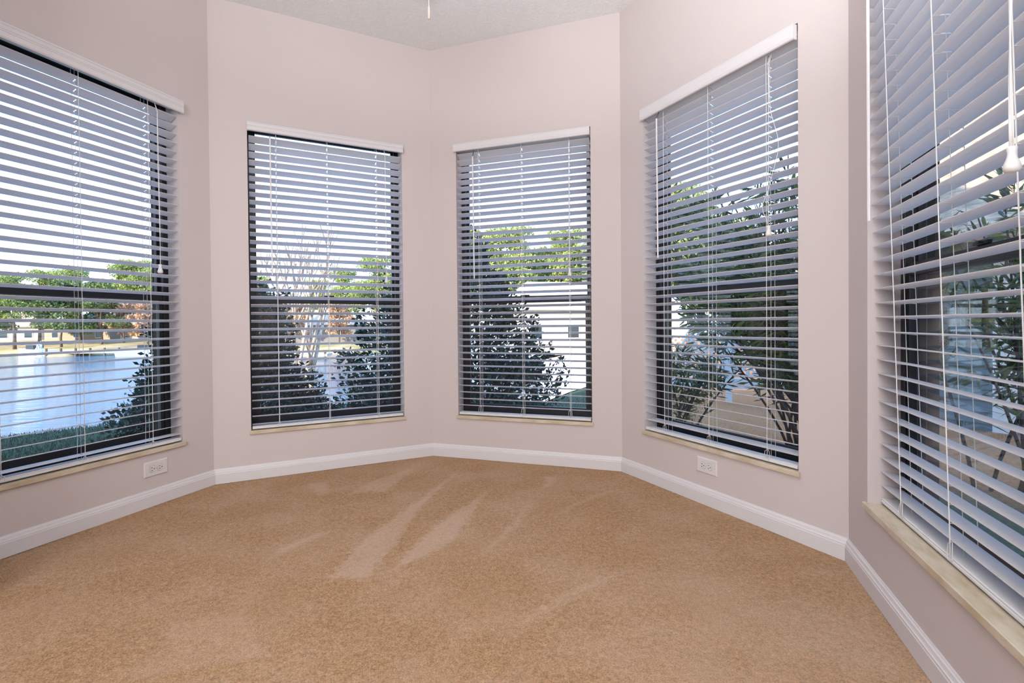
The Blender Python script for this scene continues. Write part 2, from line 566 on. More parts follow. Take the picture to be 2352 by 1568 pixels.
win_txt = ['black framed window overlooking the lake, at the left edge of the photo',
           'black framed window left of the far corner, looking out on the bare pale tree',
           'black framed window right of the far corner, half filled by the dark conical shrub',
           'black framed window over the right-hand outlet, looking into the long-leaved bush',
           'black framed near window at the right edge, facing the grey sided house']
for i, (nm, A, d, ln, t0, t1) in enumerate(WALLS):
    ZH, hw = ZHS[i], HEAD[i]
    W = empty('window_%d' % (i + 1), (A.x, A.y, 0), math.atan2(d.y, d.x))
    tag(W, win_txt[i], 'window', kind='structure')
    bevel(ring(t0, t1, ZS, ZH, 0.030, 0.090, 0.150, wt=hw).build('frame', bronze, W), 0.003)
    o = ring(t0 + 0.028, t1 - 0.028, 1.030, ZH - hw + 0.002, 0.014, 0.122, 0.142, wb=0.045, wt=min(.016, hw))
    up_s = bevel(o.build('sash', bronze, W), 0.002)
    MB().box(t0 + 0.040, t1 - 0.040, 0.130, 0.133, 1.072, ZH - hw - 0.008).build('pane', glass, up_s)
    o = ring(t0 + 0.024, t1 - 0.024, ZS + 0.022, 1.072, 0.026, 0.096, 0.118, wb=0.045, wt=0.040)
    lo_s = bevel(o.build('sash', bronze, W), 0.002)
    MB().box(t0 + 0.048, t1 - 0.048, 0.106, 0.109, ZS + 0.065, 1.034).build('pane', glass, lo_s)
    # sash lock on the meeting rail
    tm = 0.5 * (t0 + t1)
    MB().box(tm - 0.03, tm + 0.03, 0.088, 0.098, 1.072, 1.080).box(tm - 0.008, tm + 0.008, 0.082, 0.09, 1.074, 1.080).build('sash_lock', bronze, lo_s)
    # exterior brick-mould
    ring(t0 - 0.002, t1 + 0.002, ZS - 0.022, ZH + 0.002, 0.028, 0.150, TH + 0.012, wt=hw).build('outer_trim', outer_trim, W)
    # marble sill with a small overhang
    mb = MB()
    hx, fy = 0.009, -0.013
    Z1, Z0 = ZS, ZS - 0.021
    pts = [(t0 - hx, fy), (t1 + hx, fy), (t1 + hx, -0.0005), (t1 - 0.0005, -0.0005), (t1 - 0.0005, 0.092), (t0 + 0.0005, 0.092), (t0 + 0.0005, -0.0005), (t0 - hx, -0.0005)]
    k = len(pts)
    mb.add([(x, y, Z0) for x, y in pts] + [(x, y, Z1) for x, y in pts],
           [tuple(range(k - 1, -1, -1)), tuple(range(k, 2 * k))] + [(q, (q + 1) % k, k + (q + 1) % k, k + q) for q in range(k)])
    bevel(mb.build('sill', marble, W), 0.002)

# ------------------------------------------------------------------ blinds
SLAT_W, SLAT_T = 0.0505, 0.0028
def blind(i, name_label, z_first, z_last, count, tilt, last_tilts=(), lean=None, v0=None, v1=None, wand=True, cord_loop=False, vz=(2.018, 2.080), cord_t=0.97, cord_end=(1.185), n_cords=2, wand_len=0.80, ladders=(0.345, 0.636, 0.940), valance_style=0, steep=14.0):
    nm, A, d, ln, t0, t1 = WALLS[i]
    R = empty('window_blind', (A.x, A.y, 0), math.atan2(d.y, d.x))
    tag(R, name_label, 'blind', group='slatted window blinds of the bay')
    s0, s1 = t0 + 0.007, t1 - 0.007
    def ly(z):   # y of the room-side slat edge at height z (a blind may hang out of plumb)
        return 0.004 if lean is None else lean[0] + (lean[1] - lean[0]) * (z - lean[2]) / (lean[3] - lean[2])
    rnd = random.Random(i * 7 + 1)
    zs = [z_first + (z_last - z_first) * q / (count - 1) for q in range(count)]
    mb = MB()
    tilts = []
    for q, z in enumerate(zs):
        tl = tilt + rnd.uniform(-0.6, 0.6) + steep * math.exp(-q / 2.4) + 4.0 * math.exp(-q / 12.0)
        if q >= count - len(last_tilts):
            tl = last_tilts[q - (count - len(last_tilts))]
        tilts.append(tl)
        a = rad(tl)
        ca, sa = math.cos(a), math.sin(a)
        y0 = ly(z)
        dz0, dz1 = rnd.uniform(-.0006, .0006), rnd.uniform(-.0006, .0006)
        def P(x, w, h):
            f = (x - s0) / (s1 - s0)
            crown = 0.0012 * (1 - (2 * w / SLAT_W - 1) ** 2)
            return (x, y0 + w * ca + (h + crown) * sa, z - w * sa + (h + crown) * ca + dz0 * (1 - f) + dz1 * f)
        xs = [s0]
        for lt in ladders:
            xs += [lt - 0.0032, lt + 0.0032]
        xs += [s1]
        ws = [0, 0.0008, 0.0145, 0.036, SLAT_W - 0.0008, SLAT_W]
        hs = [0.0006, 0, 0, 0, 0, 0.0006]
        nW = len(ws)
        vs, fs = [], []
        for x in xs:
            vs += [P(x, w, -SLAT_T / 2 + h) for w, h in zip(ws, hs)] + [P(x, w, SLAT_T / 2 - h) for w, h in zip(ws, hs)]
        B = 2 * nW
        for c in range(len(xs) - 1):
            hole_col = (c % 2 == 1)
            for w in range(nW - 1):
                if hole_col and w == 2:
                    # sides of the cord hole across the slat
                    fs += [(c * B + w, (c + 1) * B + w, (c + 1) * B + nW + w, c * B + nW + w),
                           (c * B + w + 1, (c + 1) * B + w + 1, (c + 1) * B + nW + w + 1, c * B + nW + w + 1),
                           (c * B + w, c * B + w + 1, c * B + nW + w + 1, c * B + nW + w),
                           ((c + 1) * B + w, (c + 1) * B + w + 1, (c + 1) * B + nW + w + 1, (c + 1) * B + nW + w)]
                    continue
                fs += [(c * B + w, c * B + w + 1, (c + 1) * B + w + 1, (c + 1) * B + w),
                       (c * B + nW + w, (c + 1) * B + nW + w, (c + 1) * B + nW + w + 1, c * B + nW + w + 1)]
            for w in (0, nW - 1):
                fs.append((c * B + w, (c + 1) * B + w, (c + 1) * B + nW + w, c * B + nW + w))
        for c in (0, len(xs) - 1):
            fs.append(tuple(c * B + w for w in range(nW)) + tuple(c * B + nW + w for w in range(nW - 1, -1, -1)))
        mb.add(vs, fs)
    mb.build('slats', slat_m, R)
    # head rail and valance
    hy = ly(2.05)
    hr = MB().prism([(hy - .002, 2.040), (hy + .050, 2.040), (hy + .050, 2.083), (hy + .046, 2.083), (hy + .046, 2.044), (hy + .002, 2.044), (hy + .002, 2.083), (hy - .002, 2.083)], s0, s1).build('headrail', blind_m, R)
    va = t0 - 0.008 if v0 is None else v0
    vb = t1 + 0.010 if v1 is None else v1
    zb, zt = vz
    h = zt - zb
    yf = -0.026 if lean is None else -0.032
    yb = yf + 0.011
    if valance_style == 0:
        prof = [(yb, zb), (yf + .004, zb), (yf + .001, zb + .004), (yf, zb + .008), (yf, zb + .40 * h), (yf + .0015, zb + .42 * h), (yf, zb + .44 * h), (yf, zb + .52 * h), (yf + .0015, zb + .54 * h), (yf, zb + .56 * h), (yf + .0005, zb + .80 * h), (yf + .004, zb + .83 * h), (yf + .002, zb + .88 * h), (yf + .003, zt - .002), (yf + .006, zt), (yb, zt)]
    else:
        prof = [(yb, zb), (yf + .005, zb), (yf + .001, zb + .003), (yf, zb + .007), (yf + .0012, zb + .010), (yf, zb + .013), (yf, zt - .012), (yf + .0012, zt - .009), (yf, zt - .006), (yf + .002, zt - .001), (yf + .006, zt), (yb, zt)]
    vl = MB().prism(prof, va, vb)
    vlo = vl.build('valance', trim_m, R)
    for xa, xb in ((va, va + .011), (vb - .011, vb)):
        bevel(MB().box(xa, xb, yb, -0.0006, zb + .001, zt - .001).build('valance_return', trim_m, vlo), 0.003)
    # bottom rail resting just above the sill
    zr = z_last - 0.012
    yr = ly(zr)
    zt_ = min(zr, ZS + 0.0215)
    zb_ = ZS + 0.0055
    rail = MB().prism([(yr - .001, zb_ + .002), (yr + .002, zb_), (yr + .050, zb_), (yr + .053, zb_ + .002), (yr + .053, zt_ - .003), (yr + .050, zt_), (yr + .003, zt_), (yr, zt_ - .002), (yr + .0015, zb_ + .0095), (yr - .001, zb_ + .0075)], s0, s1)
    rail.build('bottom_rail', blind_m, R)
    # ladders: front string, back string, rungs under the slats
    for lt in ladders:
        lm = MB()
        top = 2.038
        fpts, bpts = [(lt, ly(top) - .0015, top)], [(lt, ly(top) + .051, top)]
        for q, z in enumerate(zs):
            a = rad(tilts[q])
            jx = rnd.uniform(-.0006, .0006)
            fpts.append((lt + jx, ly(z) - .0022, z))
            bpts.append((lt + jx, ly(z) + SLAT_W * math.cos(a) + .0022, z - SLAT_W * math.sin(a)))
            lm.tube([(lt + .004, ly(z) - .002, z - .0032), (lt + .004, ly(z) + SLAT_W * math.cos(a) + .002, z - SLAT_W * math.sin(a) - .0032)], .0007, 4)
        fpts.append((lt, yr - .002, zt_ - .001))
        bpts.append((lt, yr + .054, zt_ - .001))
        lm.tube(fpts, .0014, 5)
        lm.tube(bpts, .0010, 5)
        # lift cord through the slat holes and slack loops at the rail
        lm.tube([(lt, ly(top) + .025, top), (lt, ly(1.2) + .025, 1.2), (lt, yr + .025, zt_)], .0009, 5)
        for sg in (-1, 1):
            lm.tube([(lt + sg * .001, yr + .002, zs[-1] - .004), (lt + sg * .010, yr - .002, zs[-1] - .012), (lt + sg * .013, yr - .003, zt_ + .001), (lt + sg * .008, yr - .003, zt_ - .010)], .0009, 5)
        lm.build('ladder_cord', cord_m, R, smooth=True)
    # tilt wand
    if wand:
        wx, wz = 0.312, 1.990
        wy = -0.014 if lean is None else -0.036
        wo = MB().tube([(wx, wy, wz), (wx + .003, wy + .002, wz - wand_len)], .0044, 6).build('tilt_wand', wand_m, R)
        MB().tube([(wx, wy - .002, wz - .004), (wx, wy + .003, wz + .010), (wx, wy + .014, wz + .030), (wx, wy + .024, wz + .05)], .0022, 6).build('hook', hook_m, wo, smooth=True)
    # lift cords and bell tassel
    cx_ = cord_t
    cy_ = -0.012 if lean is None else -0.034
    lc = MB()
    for c in range(n_cords):
        off = (c - (n_cords - 1) / 2) * .0045
        pts = []
        for q in range(25):
            f = q / 24
            z = 2.045 + (cord_end + .02 - 2.045) * f
            w = off * math.cos(f * 7 + c * 2.1) * (1 - f ** 6) if n_cords > 2 else off * (1 - f)
            bulge = 0.0
            if cord_loop and c == 1:
                bulge = 0.045 * math.exp(-((z - 1.62) / 0.12) ** 2) - 0.03 * math.exp(-((z - 1.38) / 0.05) ** 2)
            pts.append((cx_ + w + bulge, cy_ + .003 * math.sin(f * 5 + c) + (.028 * max(0, 1 - f * 12)), z))
        lc.tube(pts, .0012 if n_cords == 2 else .0016, 6)
    lco = lc.build('lift_cord', cord_m, R, smooth=True)
    ze = cord_end
    MB().lathe([(.0065, ze + .022), (.0078, ze + .020), (.0062, ze + .010), (.0074, ze + .002), (.0118, ze - .010), (.0124, ze - .016), (.0108, ze - .022), (.004, ze - .024)], cx_, cy_, 18).build('tassel', wand_m, lco, smooth=True)
    return R

blind(0, 'white slatted blind over the lake view, in the window at the left edge', 1.9953, 0.3243, 37, 11.5, last_tilts=(-1.0,), v0=0.17, v1=1.112, vz=(2.015, 2.080), cord_t=0.980, cord_end=1.185)
blind(1, 'white slatted blind in the window left of the far corner, before the bare pale tree', 1.9966, 0.3195, 37, 15.0, v0=0.192, v1=1.110, vz=(2.019, 2.071), cord_t=0.993, cord_end=1.185)
blind(2, 'white slatted blind in the window right of the far corner, before the dark conical shrub', 2.0211, 0.3543, 39, 14.0, v0=0.178, v1=1.071, vz=(2.032, 2.083), cord_t=0.945, cord_end=1.205, valance_style=1)
blind(3, 'white slatted blind above the right-hand outlet, one lift cord looping out, long-leaved bush behind', 2.0348, 0.345, 40, 12.0, last_tilts=(-9.0,), v0=0.194, v1=1.077, vz=(2.018, 2.080), cord_t=0.960, cord_end=1.275, cord_loop=True, wand_len=0.75, valance_style=1)
blind(4, 'white slatted blind nearest the camera, cut off by the right edge of the photo', 2.0140, 0.3466, 37, 6.0, lean=(-0.0095, 0.0366, 1.93, 0.35), v0=0.178, v1=1.104, vz=(2.018, 2.085), cord_t=1.012, cord_end=1.178, n_cords=3, wand_len=0.79, ladders=(0.352, 0.636, 0.938))

# ------------------------------------------------------------------ outlets
def outlet(i, tc_, zc, label):
    nm, A, d, ln, t0, t1 = WALLS[i]
    rz = math.atan2(d.y, d.x)
    p = A + d * tc_
    R = empty('wall_outlet', (p.x, p.y, zc), rz)
    tag(R, label, 'outlet', group='wall outlets under the windows')
    w, h = 0.0605, 0.0380
    mb = MB()
    prof = [(1.0, 0.0), (1.0, -.002), (0.93, -.0055)]
    vs = []
    for s, y in prof:
        ex, ez = (w, h) if s == 1.0 else (w - .005, h - .005)
        vs += [(-ex, y, -ez), (ex, y, -ez), (ex, y, ez), (-ex, y, ez)]
    fs = [(0, 3, 2, 1), (8, 9, 10, 11)]
    for a in (0, 4):
        for q in range(4):
            fs.append((a + q, a + (q + 1) % 4, a + 4 + (q + 1) % 4, a + 4 + q))
    mb.add(vs, fs)
    bevel(mb.build('cover_plate', plate_m, R), 0.0015)
    for sx in (-1, 1):
        cx = sx * 0.0195
        pts = []
        for q in range(32):   # rounded face with flattened ends
            a = 2 * math.pi * q / 32
            x = max(-.0125, min(.0125, .0168 * math.cos(a)))
            pts.append((cx + x, .0168 * math.sin(a)))
        rm = MB()
        # groove ring around the face
        vs = [(x, -.0052, z) for x, z in pts] + [(x, -.0072, z) for x, z in pts] + [(cx + (x - cx) * .93, -.0078, z * .93) for x, z in pts]
        K = 32
        fs = [tuple(range(2 * K, 3 * K))] + [(q, (q + 1) % K, K + (q + 1) % K, K + q) for q in range(K)] + [(K + q, K + (q + 1) % K, 2 * K + (q + 1) % K, 2 * K + q) for q in range(K)]
        rm.add(vs, fs)
        rc = rm.build('receptacle', plate_m, R)
        gr = MB()
        o_ = [(cx + (x - cx) * 1.09, z * 1.07) for x, z in pts]
        vs = [(x, -.0057, z) for x, z in pts] + [(x, -.0057, z) for x, z in o_]
        gr.add(vs, [(q, (q + 1) % K, K + (q + 1) % K, K + q) for q in range(K)])
        gr.build('groove', mat('outlet_groove', (0.30, 0.28, 0.27, 1), 0.8) if 'outlet_groove' not in MATS else MATS['outlet_groove'], rc)
        # turned sideways: two horizontal blades at the left, ground hole at the right
        sl = MB()
        for z in (-.0064, .0064):
            sl.box(cx - .0085, cx - .0005, -.0081, -.0077, z - .0013, z + .0013)
        sl.add([(cx + .0068 + .0027 * math.cos(2 * math.pi * q / 14), -.0081, .0027 * math.sin(2 * math.pi * q / 14)) for q in range(14)], [tuple(range(14))])
        sl.build('slots', slot_m, rc)
    sc = MB()
    K = 14
    sc.add([(.0026 * math.cos(2 * math.pi * q / K), -.0055, .0026 * math.sin(2 * math.pi * q / K)) for q in range(K)] + [(.0022 * math.cos(2 * math.pi * q / K), -.0066, .0022 * math.sin(2 * math.pi * q / K)) for q in range(K)],
           [tuple(range(K, 2 * K))] + [(q, (q + 1) % K, K + (q + 1) % K, K + q) for q in range(K)])
    sc.build('screw', screw_m, R)
outlet(0, 1.28 - 0.3315, 0.184, 'white double outlet under the lake window on the left wall')
outlet(3, 0.625, 0.189, 'white double outlet under the window with the long-leaved bush, right of the far corner')

# ------------------------------------------------------------------ pull chain of the ceiling fan
fan_m = mat('fan_white', (0.70, 0.69, 0.68, 1), 0.4)
wood_fob = mat('wood_fob', (0.40, 0.33, 0.29, 1), 0.5)
chain_m = mat('chain_metal', (0.56, 0.52, 0.50, 1), 0.4, 0.2)
FX, FY = -0.300, 1.78
fan = empty('ceiling_fan', (FX, FY, H))
tag(fan, 'white ceiling fan above the bay, its pull chain hanging into view at the top', 'fan')
MB().lathe([(.075, 0), (.075, -.02), (.05, -.06), (.014, -.07), (.014, -.19), (.11, -.20), (.125, -.23), (.125, -.30), (.09, -.33), (.07, -.36), (.02, -.37)], 0, 0, 28).build('motor', fan_m, fan, smooth=True)
for k in range(5):
    a = 2 * math.pi * k / 5 + .3
    mb = MB()
    ca, sa = math.cos(a), math.sin(a)
    def bp_(r_, w_, z_):
        return (ca * r_ - sa * w_, sa * r_ + ca * w_, z_)
    vs = []
    for z in (-.262, -.256):
        vs += [bp_(.13, -.03, z), bp_(.22, -.055, z - .006), bp_(.58, -.068, z - .008), bp_(.62, -.045, z - .006), bp_(.62, .045, z + .006), bp_(.58, .068, z + .008), bp_(.22, .055, z + .006), bp_(.13, .03, z)]
    mb.add(vs, [tuple(range(7, -1, -1)), tuple(range(8, 16))] + [(q, (q + 1) % 8, 8 + (q + 1) % 8, 8 + q) for q in range(8)])
    mb.build('blade', fan_m, fan)
ch = MB().tube([(.085, -.03, -.345), (.085, -.03, -.50), (.085, -.03, -.735)], .0013, 6).build('pull_chain', chain_m, fan)
MB().lathe([(.0015, -.733), (.0042, -.738), (.0050, -.750), (.0050, -.772), (.0040, -.779), (.0012, -.781)], .085, -.03, 14).build('fob', wood_fob, ch, smooth=True)

# ------------------------------------------------------------------ outdoors: materials
rngG = np.random.RandomState(11)
def leaf_mat(name, dark, light, trans=0.25, rough=0.5):
    m = mat(name, dark, rough, 0, 0.35)
    g = N(m, 'ShaderNodeNewGeometry')
    r = N(m, 'ShaderNodeValToRGB')
    r.color_ramp.elements[0].color = dark
    r.color_ramp.elements[1].color = light
    L(m, g.outputs['Random Per Island'], r.inputs[0])
    L(m, r.outputs[0], bsdf(m).inputs['Base Color'])
    tr = N(m, 'ShaderNodeBsdfTranslucent')
    L(m, r.outputs[0], tr.inputs['Color'])
    ms = N(m, 'ShaderNodeMixShader')
    ms.inputs[0].default_value = trans
    L(m, bsdf(m).outputs[0], ms.inputs[1])
    L(m, tr.outputs[0], ms.inputs[2])
    out = [q for q in m.node_tree.nodes if q.type == 'OUTPUT_MATERIAL'][0]
    L(m, ms.outputs[0], out.inputs[0])
    return m
shrub_leaf = leaf_mat('shrub_leaf', (0.010, 0.028, 0.020, 1), (0.040, 0.085, 0.060, 1), 0.12, 0.35)
oleander_leaf = leaf_mat('oleander_leaf', (0.018, 0.040, 0.022, 1), (0.18, 0.23, 0.07, 1), 0.3, 0.4)
pine_leaf = leaf_mat('pine_needles', (0.17, 0.24, 0.07, 1), (0.58, 0.62, 0.20, 1), 0.2, 0.7)
oak_leaf = leaf_mat('far_leaf', (0.05, 0.09, 0.03, 1), (0.26, 0.32, 0.10, 1), 0.2, 0.7)
brown_leaf = leaf_mat('dry_leaf', (0.50, 0.29, 0.17, 1), (0.78, 0.55, 0.38, 1), 0.2, 0.8)
bark = mat('bark', (0.16, 0.11, 0.08, 1), 0.9)
stem_m = mat('stem_bark', (0.075, 0.055, 0.050, 1), 0.85)
myrtle_bark = mat('smooth_pale_bark', (0.46, 0.34, 0.27, 1), 0.75)
n, r = noise_col(myrtle_bark, 7, (0.30, 0.20, 0.15, 1), (0.60, 0.48, 0.40, 1), 0.35, 0.6, 4, vec_scale=(3, 3, 0.6))
L(myrtle_bark, r.outputs[0], bsdf(myrtle_bark).inputs['Base Color'])

land_m = mat('lawn_ground', (0.08, 0.12, 0.05, 1), 0.95, 0, 0.1)
def land_material():
    m = land_m
    tcx = N(m, 'ShaderNodeTexCoord')
    n1 = N(m, 'ShaderNodeTexNoise'); n1.inputs['Scale'].default_value = 40; n1.inputs['Detail'].default_value = 5; n1.inputs['Roughness'].default_value = .7
    n2 = N(m, 'ShaderNodeTexNoise'); n2.inputs['Scale'].default_value = 1.3; n2.inputs['Detail'].default_value = 4
    for q in (n1, n2):
        L(m, tcx.outputs['Object'], q.inputs['Vector'])
    g = N(m, 'ShaderNodeValToRGB')
    g.color_ramp.elements[0].position = .3; g.color_ramp.elements[0].color = (0.030, 0.055, 0.042, 1)
    g.color_ramp.elements[1].position = .7; g.color_ramp.elements[1].color = (0.15, 0.19, 0.10, 1)
    L(m, n1.outputs['Fac'], g.inputs[0])
    mu = N(m, 'ShaderNodeValToRGB')
    mu.color_ramp.elements[0].position = .3; mu.color_ramp.elements[0].color = (0.30, 0.11, 0.045, 1)
    mu.color_ramp.elements[1].position = .7; mu.color_ramp.elements[1].color = (0.88, 0.42, 0.20, 1)
    L(m, n1.outputs['Fac'], mu.inputs[0])
    a = N(m, 'ShaderNodeAttribute'); a.attribute_name = 'mulch'
    mx_ = N(m, 'ShaderNodeMix', data_type='RGBA')
    L(m, a.outputs['Fac'], mx_.inputs['Factor'])
    L(m, g.outputs[0], mx_.inputs['A'])
    L(m, mu.outputs[0], mx_.inputs['B'])
    L(m, mx_.outputs['Result'], bsdf(m).inputs['Base Color'])
    bump(m, n1.outputs['Fac'], 0.8, 0.05)
land_material()
pave_m = mat('pale_paving', (0.66, 0.58, 0.48, 1), 0.9)
water_m = mat('lake_water', (0.05, 0.15, 0.27, 1), 0.06, 0, 0.5)
n, r = noise_col(water_m, 1.0, (0, 0, 0, 1), (1, 1, 1, 1), 0.2, 0.8, 5, vec_scale=(0.9, 3.2, 1))
bsdf(water_m).inputs['IOR'].default_value = 1.33
wb = bump(water_m, n.outputs['Fac'], 0.65, 0.16)
_c = N(water_m, 'ShaderNodeTexCoord')
_s = N(water_m, 'ShaderNodeSeparateXYZ')
L(water_m, _c.outputs['Object'], _s.inputs[0])
_d = N(water_m, 'ShaderNodeMath', operation='DIVIDE')
L(water_m, _s.outputs['X'], _d.inputs[0]); L(water_m, _s.outputs['Y'], _d.inputs[1])
_r = N(water_m, 'ShaderNodeMapRange')
for k_, v_ in (('From Min', -0.66), ('From Max', -0.48), ('To Min', 0.85), ('To Max', 0.12)):
    _r.inputs[k_].default_value = v_
L(water_m, _d.outputs[0], _r.inputs['Value'])
L(water_m, _r.outputs[0], wb.inputs['Strength'])
house_white = mat('cream_house', (0.62, 0.56, 0.48, 1), 0.8)
house_tan = mat('tan_house', (0.42, 0.32, 0.25, 1), 0.8)
roof_tan = mat('tan_shingles', (0.58, 0.40, 0.27, 1), 0.9)
n, r = noise_col(roof_tan, 6, (0.36, 0.24, 0.16, 1), (0.72, 0.50, 0.34, 1), 0.35, 0.65, 5, vec_scale=(1, 1, 5))
L(roof_tan, r.outputs[0], bsdf(roof_tan).inputs['Base Color'])
roof_pale = mat('pale_roof', (0.72, 0.62, 0.52, 1), 0.9)
roof_grey = mat('grey_roof', (0.25, 0.24, 0.24, 1), 0.9)
white_ext = mat('white_exterior', (0.78, 0.76, 0.72, 1), 0.6)
glass_dark = mat('dark_pane', (0.03, 0.04, 0.05, 1), 0.1, 0, 0.6)
siding = mat('grey_siding', (0.13, 0.17, 0.185, 1), 0.7)
lattice_m = mat('white_lattice', (0.62, 0.68, 0.72, 1), 0.6)
dock_m = mat('dock_boards', (0.60, 0.52, 0.44, 1), 0.85)
cream_glow = mat('cream_shutter', (0.62, 0.55, 0.33, 1), 0.6)

# ------------------------------------------------------------------ terrain
LAKE_Z = -2.1
def ground_z(x, y):
    # bank falls to the water on the left, ground stays nearly level to the right
    s = np.clip((x / np.maximum(y, 1.0) + 0.05) / 0.30, 0, 1)    # 0 lake side, 1 land side
    s = s * s * (3 - 2 * s)
    dd = np.hypot(x + 0.1, y - 1.0)
    bank = -0.25 - 0.02 * np.clip(dd - 5, 0, 2) - 0.27 * np.clip(dd - 6.8, 0, 40)
    bank = np.maximum(bank, LAKE_Z - 1.0)
    flat = -0.28 - 0.055 * np.clip(dd - 4.5, 0, 14) - 0.02 * np.clip(x - 3, 0, 5)
    return bank * (1 - s) + flat * s
def build_land():
    na, nr = 150, 120
    ang = np.linspace(rad(-80), rad(86), na)
    rr = 0.25 + 3.0 + (np.linspace(0, 1, nr) ** 2.2) * 75
    # polar patch that starts just outside the bay
    pts, mul = [], []
    for j in range(nr):
        for a in ang:
            rr_ = rr[j] if j > 0 else 1.0
            x = -0.1 + rr_ * math.sin(a); y = 1.0 + rr_ * math.cos(a)
            z = float(ground_z(np.array(x), np.array(y)))
            pts.append((x, y, z))
            be = x / max(y, 0.3)
            k = min(1, max(0, (be - 0.30) / 0.06)) * min(1, max(0, (rr_ - 3.6) / 0.8))
            mul.append(k)
    fs = [(j * na + i, j * na + i + 1, (j + 1) * na + i + 1, (j + 1) * na + i) for j in range(nr - 1) for i in range(na - 1)]
    me = bpy.data.meshes.new('lawn')
    me.from_pydata(pts, [], fs)
    at_ = me.attributes.new('mulch', 'FLOAT', 'POINT')
    at_.data.foreach_set('value', np.array(mul, np.float32))
    me.materials.append(land_m)
    for p in me.polygons:
        p.use_smooth = True
    o = bpy.data.objects.new('lawn', me)
    COL.objects.link(o)
    tag(o, 'green lawn sloping from the house to the lake, brown mulch on its right part', 'lawn', kind='structure')
build_land()
lk = MB()
lk.add([(-140, 8, LAKE_Z), (30, 8, LAKE_Z), (30, 120, LAKE_Z), (-140, 120, LAKE_Z)], [(0, 1, 2, 3)])
lk = lk.build('lake', water_m)
tag(lk, 'rippled blue lake behind the lawn', 'lake', kind='structure')
def build_far():
    # far bank: shoreline about 60 m away on the left, rising ground behind
    pts, fs = [], []
    na, nr = 60, 10
    for j in range(nr):
        for i in range(na):
            be = -1.7 + 1.62 * i / (na - 1)
            y0 = 56 + 3 * math.sin(be * 9) + 2.0 * math.sin(be * 23)
            y = y0 + j * j * 0.55
            x = be * y0 + 0
            z = LAKE_Z - 0.3 + (0.55 if j > 0 else 0) + 0.16 * j * j * 0.25
            pts.append((x, y, z))
    fs = [(j * na + i, j * na + i + 1, (j + 1) * na + i + 1, (j + 1) * na + i) for j in range(nr - 1) for i in range(na - 1)]
    me = bpy.data.meshes.new('land')
    me.from_pydata(pts, [], fs)
    me.materials.append(MATS['far_bank'])
    for p in me.polygons:
        p.use_smooth = True
    o = bpy.data.objects.new('land', me)
    COL.objects.link(o)
    tag(o, 'sunny far bank across the lake', 'land', kind='structure')
fb = mat('far_bank', (0.42, 0.30, 0.18, 1), 0.95)
n, r = noise_col(fb, 0.35, (0.30, 0.28, 0.10, 1), (0.62, 0.42, 0.27, 1), 0.35, 0.62, 5)
L(fb, r.outputs[0], bsdf(fb).inputs['Base Color'])
build_far()
# pale drive seen past the conical shrub
pv = MB()
gz = lambda x, y: float(ground_z(np.array(float(x)), np.array(float(y))))
P_ = [(1.2, 13.5), (8.5, 13.5), (16, 40), (0.2, 40)]
pvp = []
for j in range(8):
    f = j / 7
    y = 13.5 + 26.5 * f
    for i in range(8):
        g_ = i / 7
        x0 = 0.2 + (-1.0) * f; x1 = 4.6 + 4 * f
        x = x0 + (x1 - x0) * g_
        pvp.append((x, y, gz(x, y) + 0.03))
pv.add(pvp, [(j * 8 + i, j * 8 + i + 1, (j + 1) * 8 + i + 1, (j + 1) * 8 + i) for j in range(7) for i in range(7)])
pv = pv.build('driveway', pave_m)
tag(pv, 'sunlit pale drive beyond the conical shrub, in front of the pale-roofed house', 'driveway', kind='structure')

# ------------------------------------------------------------------ plants
def leaf_quads(centers, normals_jit, size, aspect, rng, fold=0.25, droop=0.0, dirs=None):
    """leaf blades as folded diamonds; returns verts, faces"""
    n_ = len(centers)
    d = rng.normal(size=(n_, 3)) if dirs is None else dirs + rng.normal(size=(n_, 3)) * normals_jit
    d[:, 2] -= droop
    d /= np.linalg.norm(d, axis=1)[:, None] + 1e-9
    a = rng.normal(size=(n_, 3))
    u = np.cross(d, a); u /= np.linalg.norm(u, axis=1)[:, None] + 1e-9
    w = np.cross(d, u)
    s = size * rng.uniform(0.65, 1.35, (n_, 1))
    tip = centers + d * s
    midp = centers + d * s * 0.5
    l = midp + u * s * aspect + w * s * aspect * fold
    r_ = midp - u * s * aspect + w * s * aspect * fold
    vs = np.stack([centers, l, tip, r_], 1).reshape(-1, 3)
    fs = [(4 * i, 4 * i + 1, 4 * i + 2, 4 * i + 3) for i in range(n_)]
    return vs, fs

def mesh_obj(name, vs, fs, m, parent):
    me = bpy.data.meshes.new(name)
    me.from_pydata(vs.tolist() if hasattr(vs, 'tolist') else vs, [], fs)
    me.materials.append(m)
    o = bpy.data.objects.new(name, me)
    COL.objects.link(o)
    if parent is not None:
        o.parent = parent
    return o

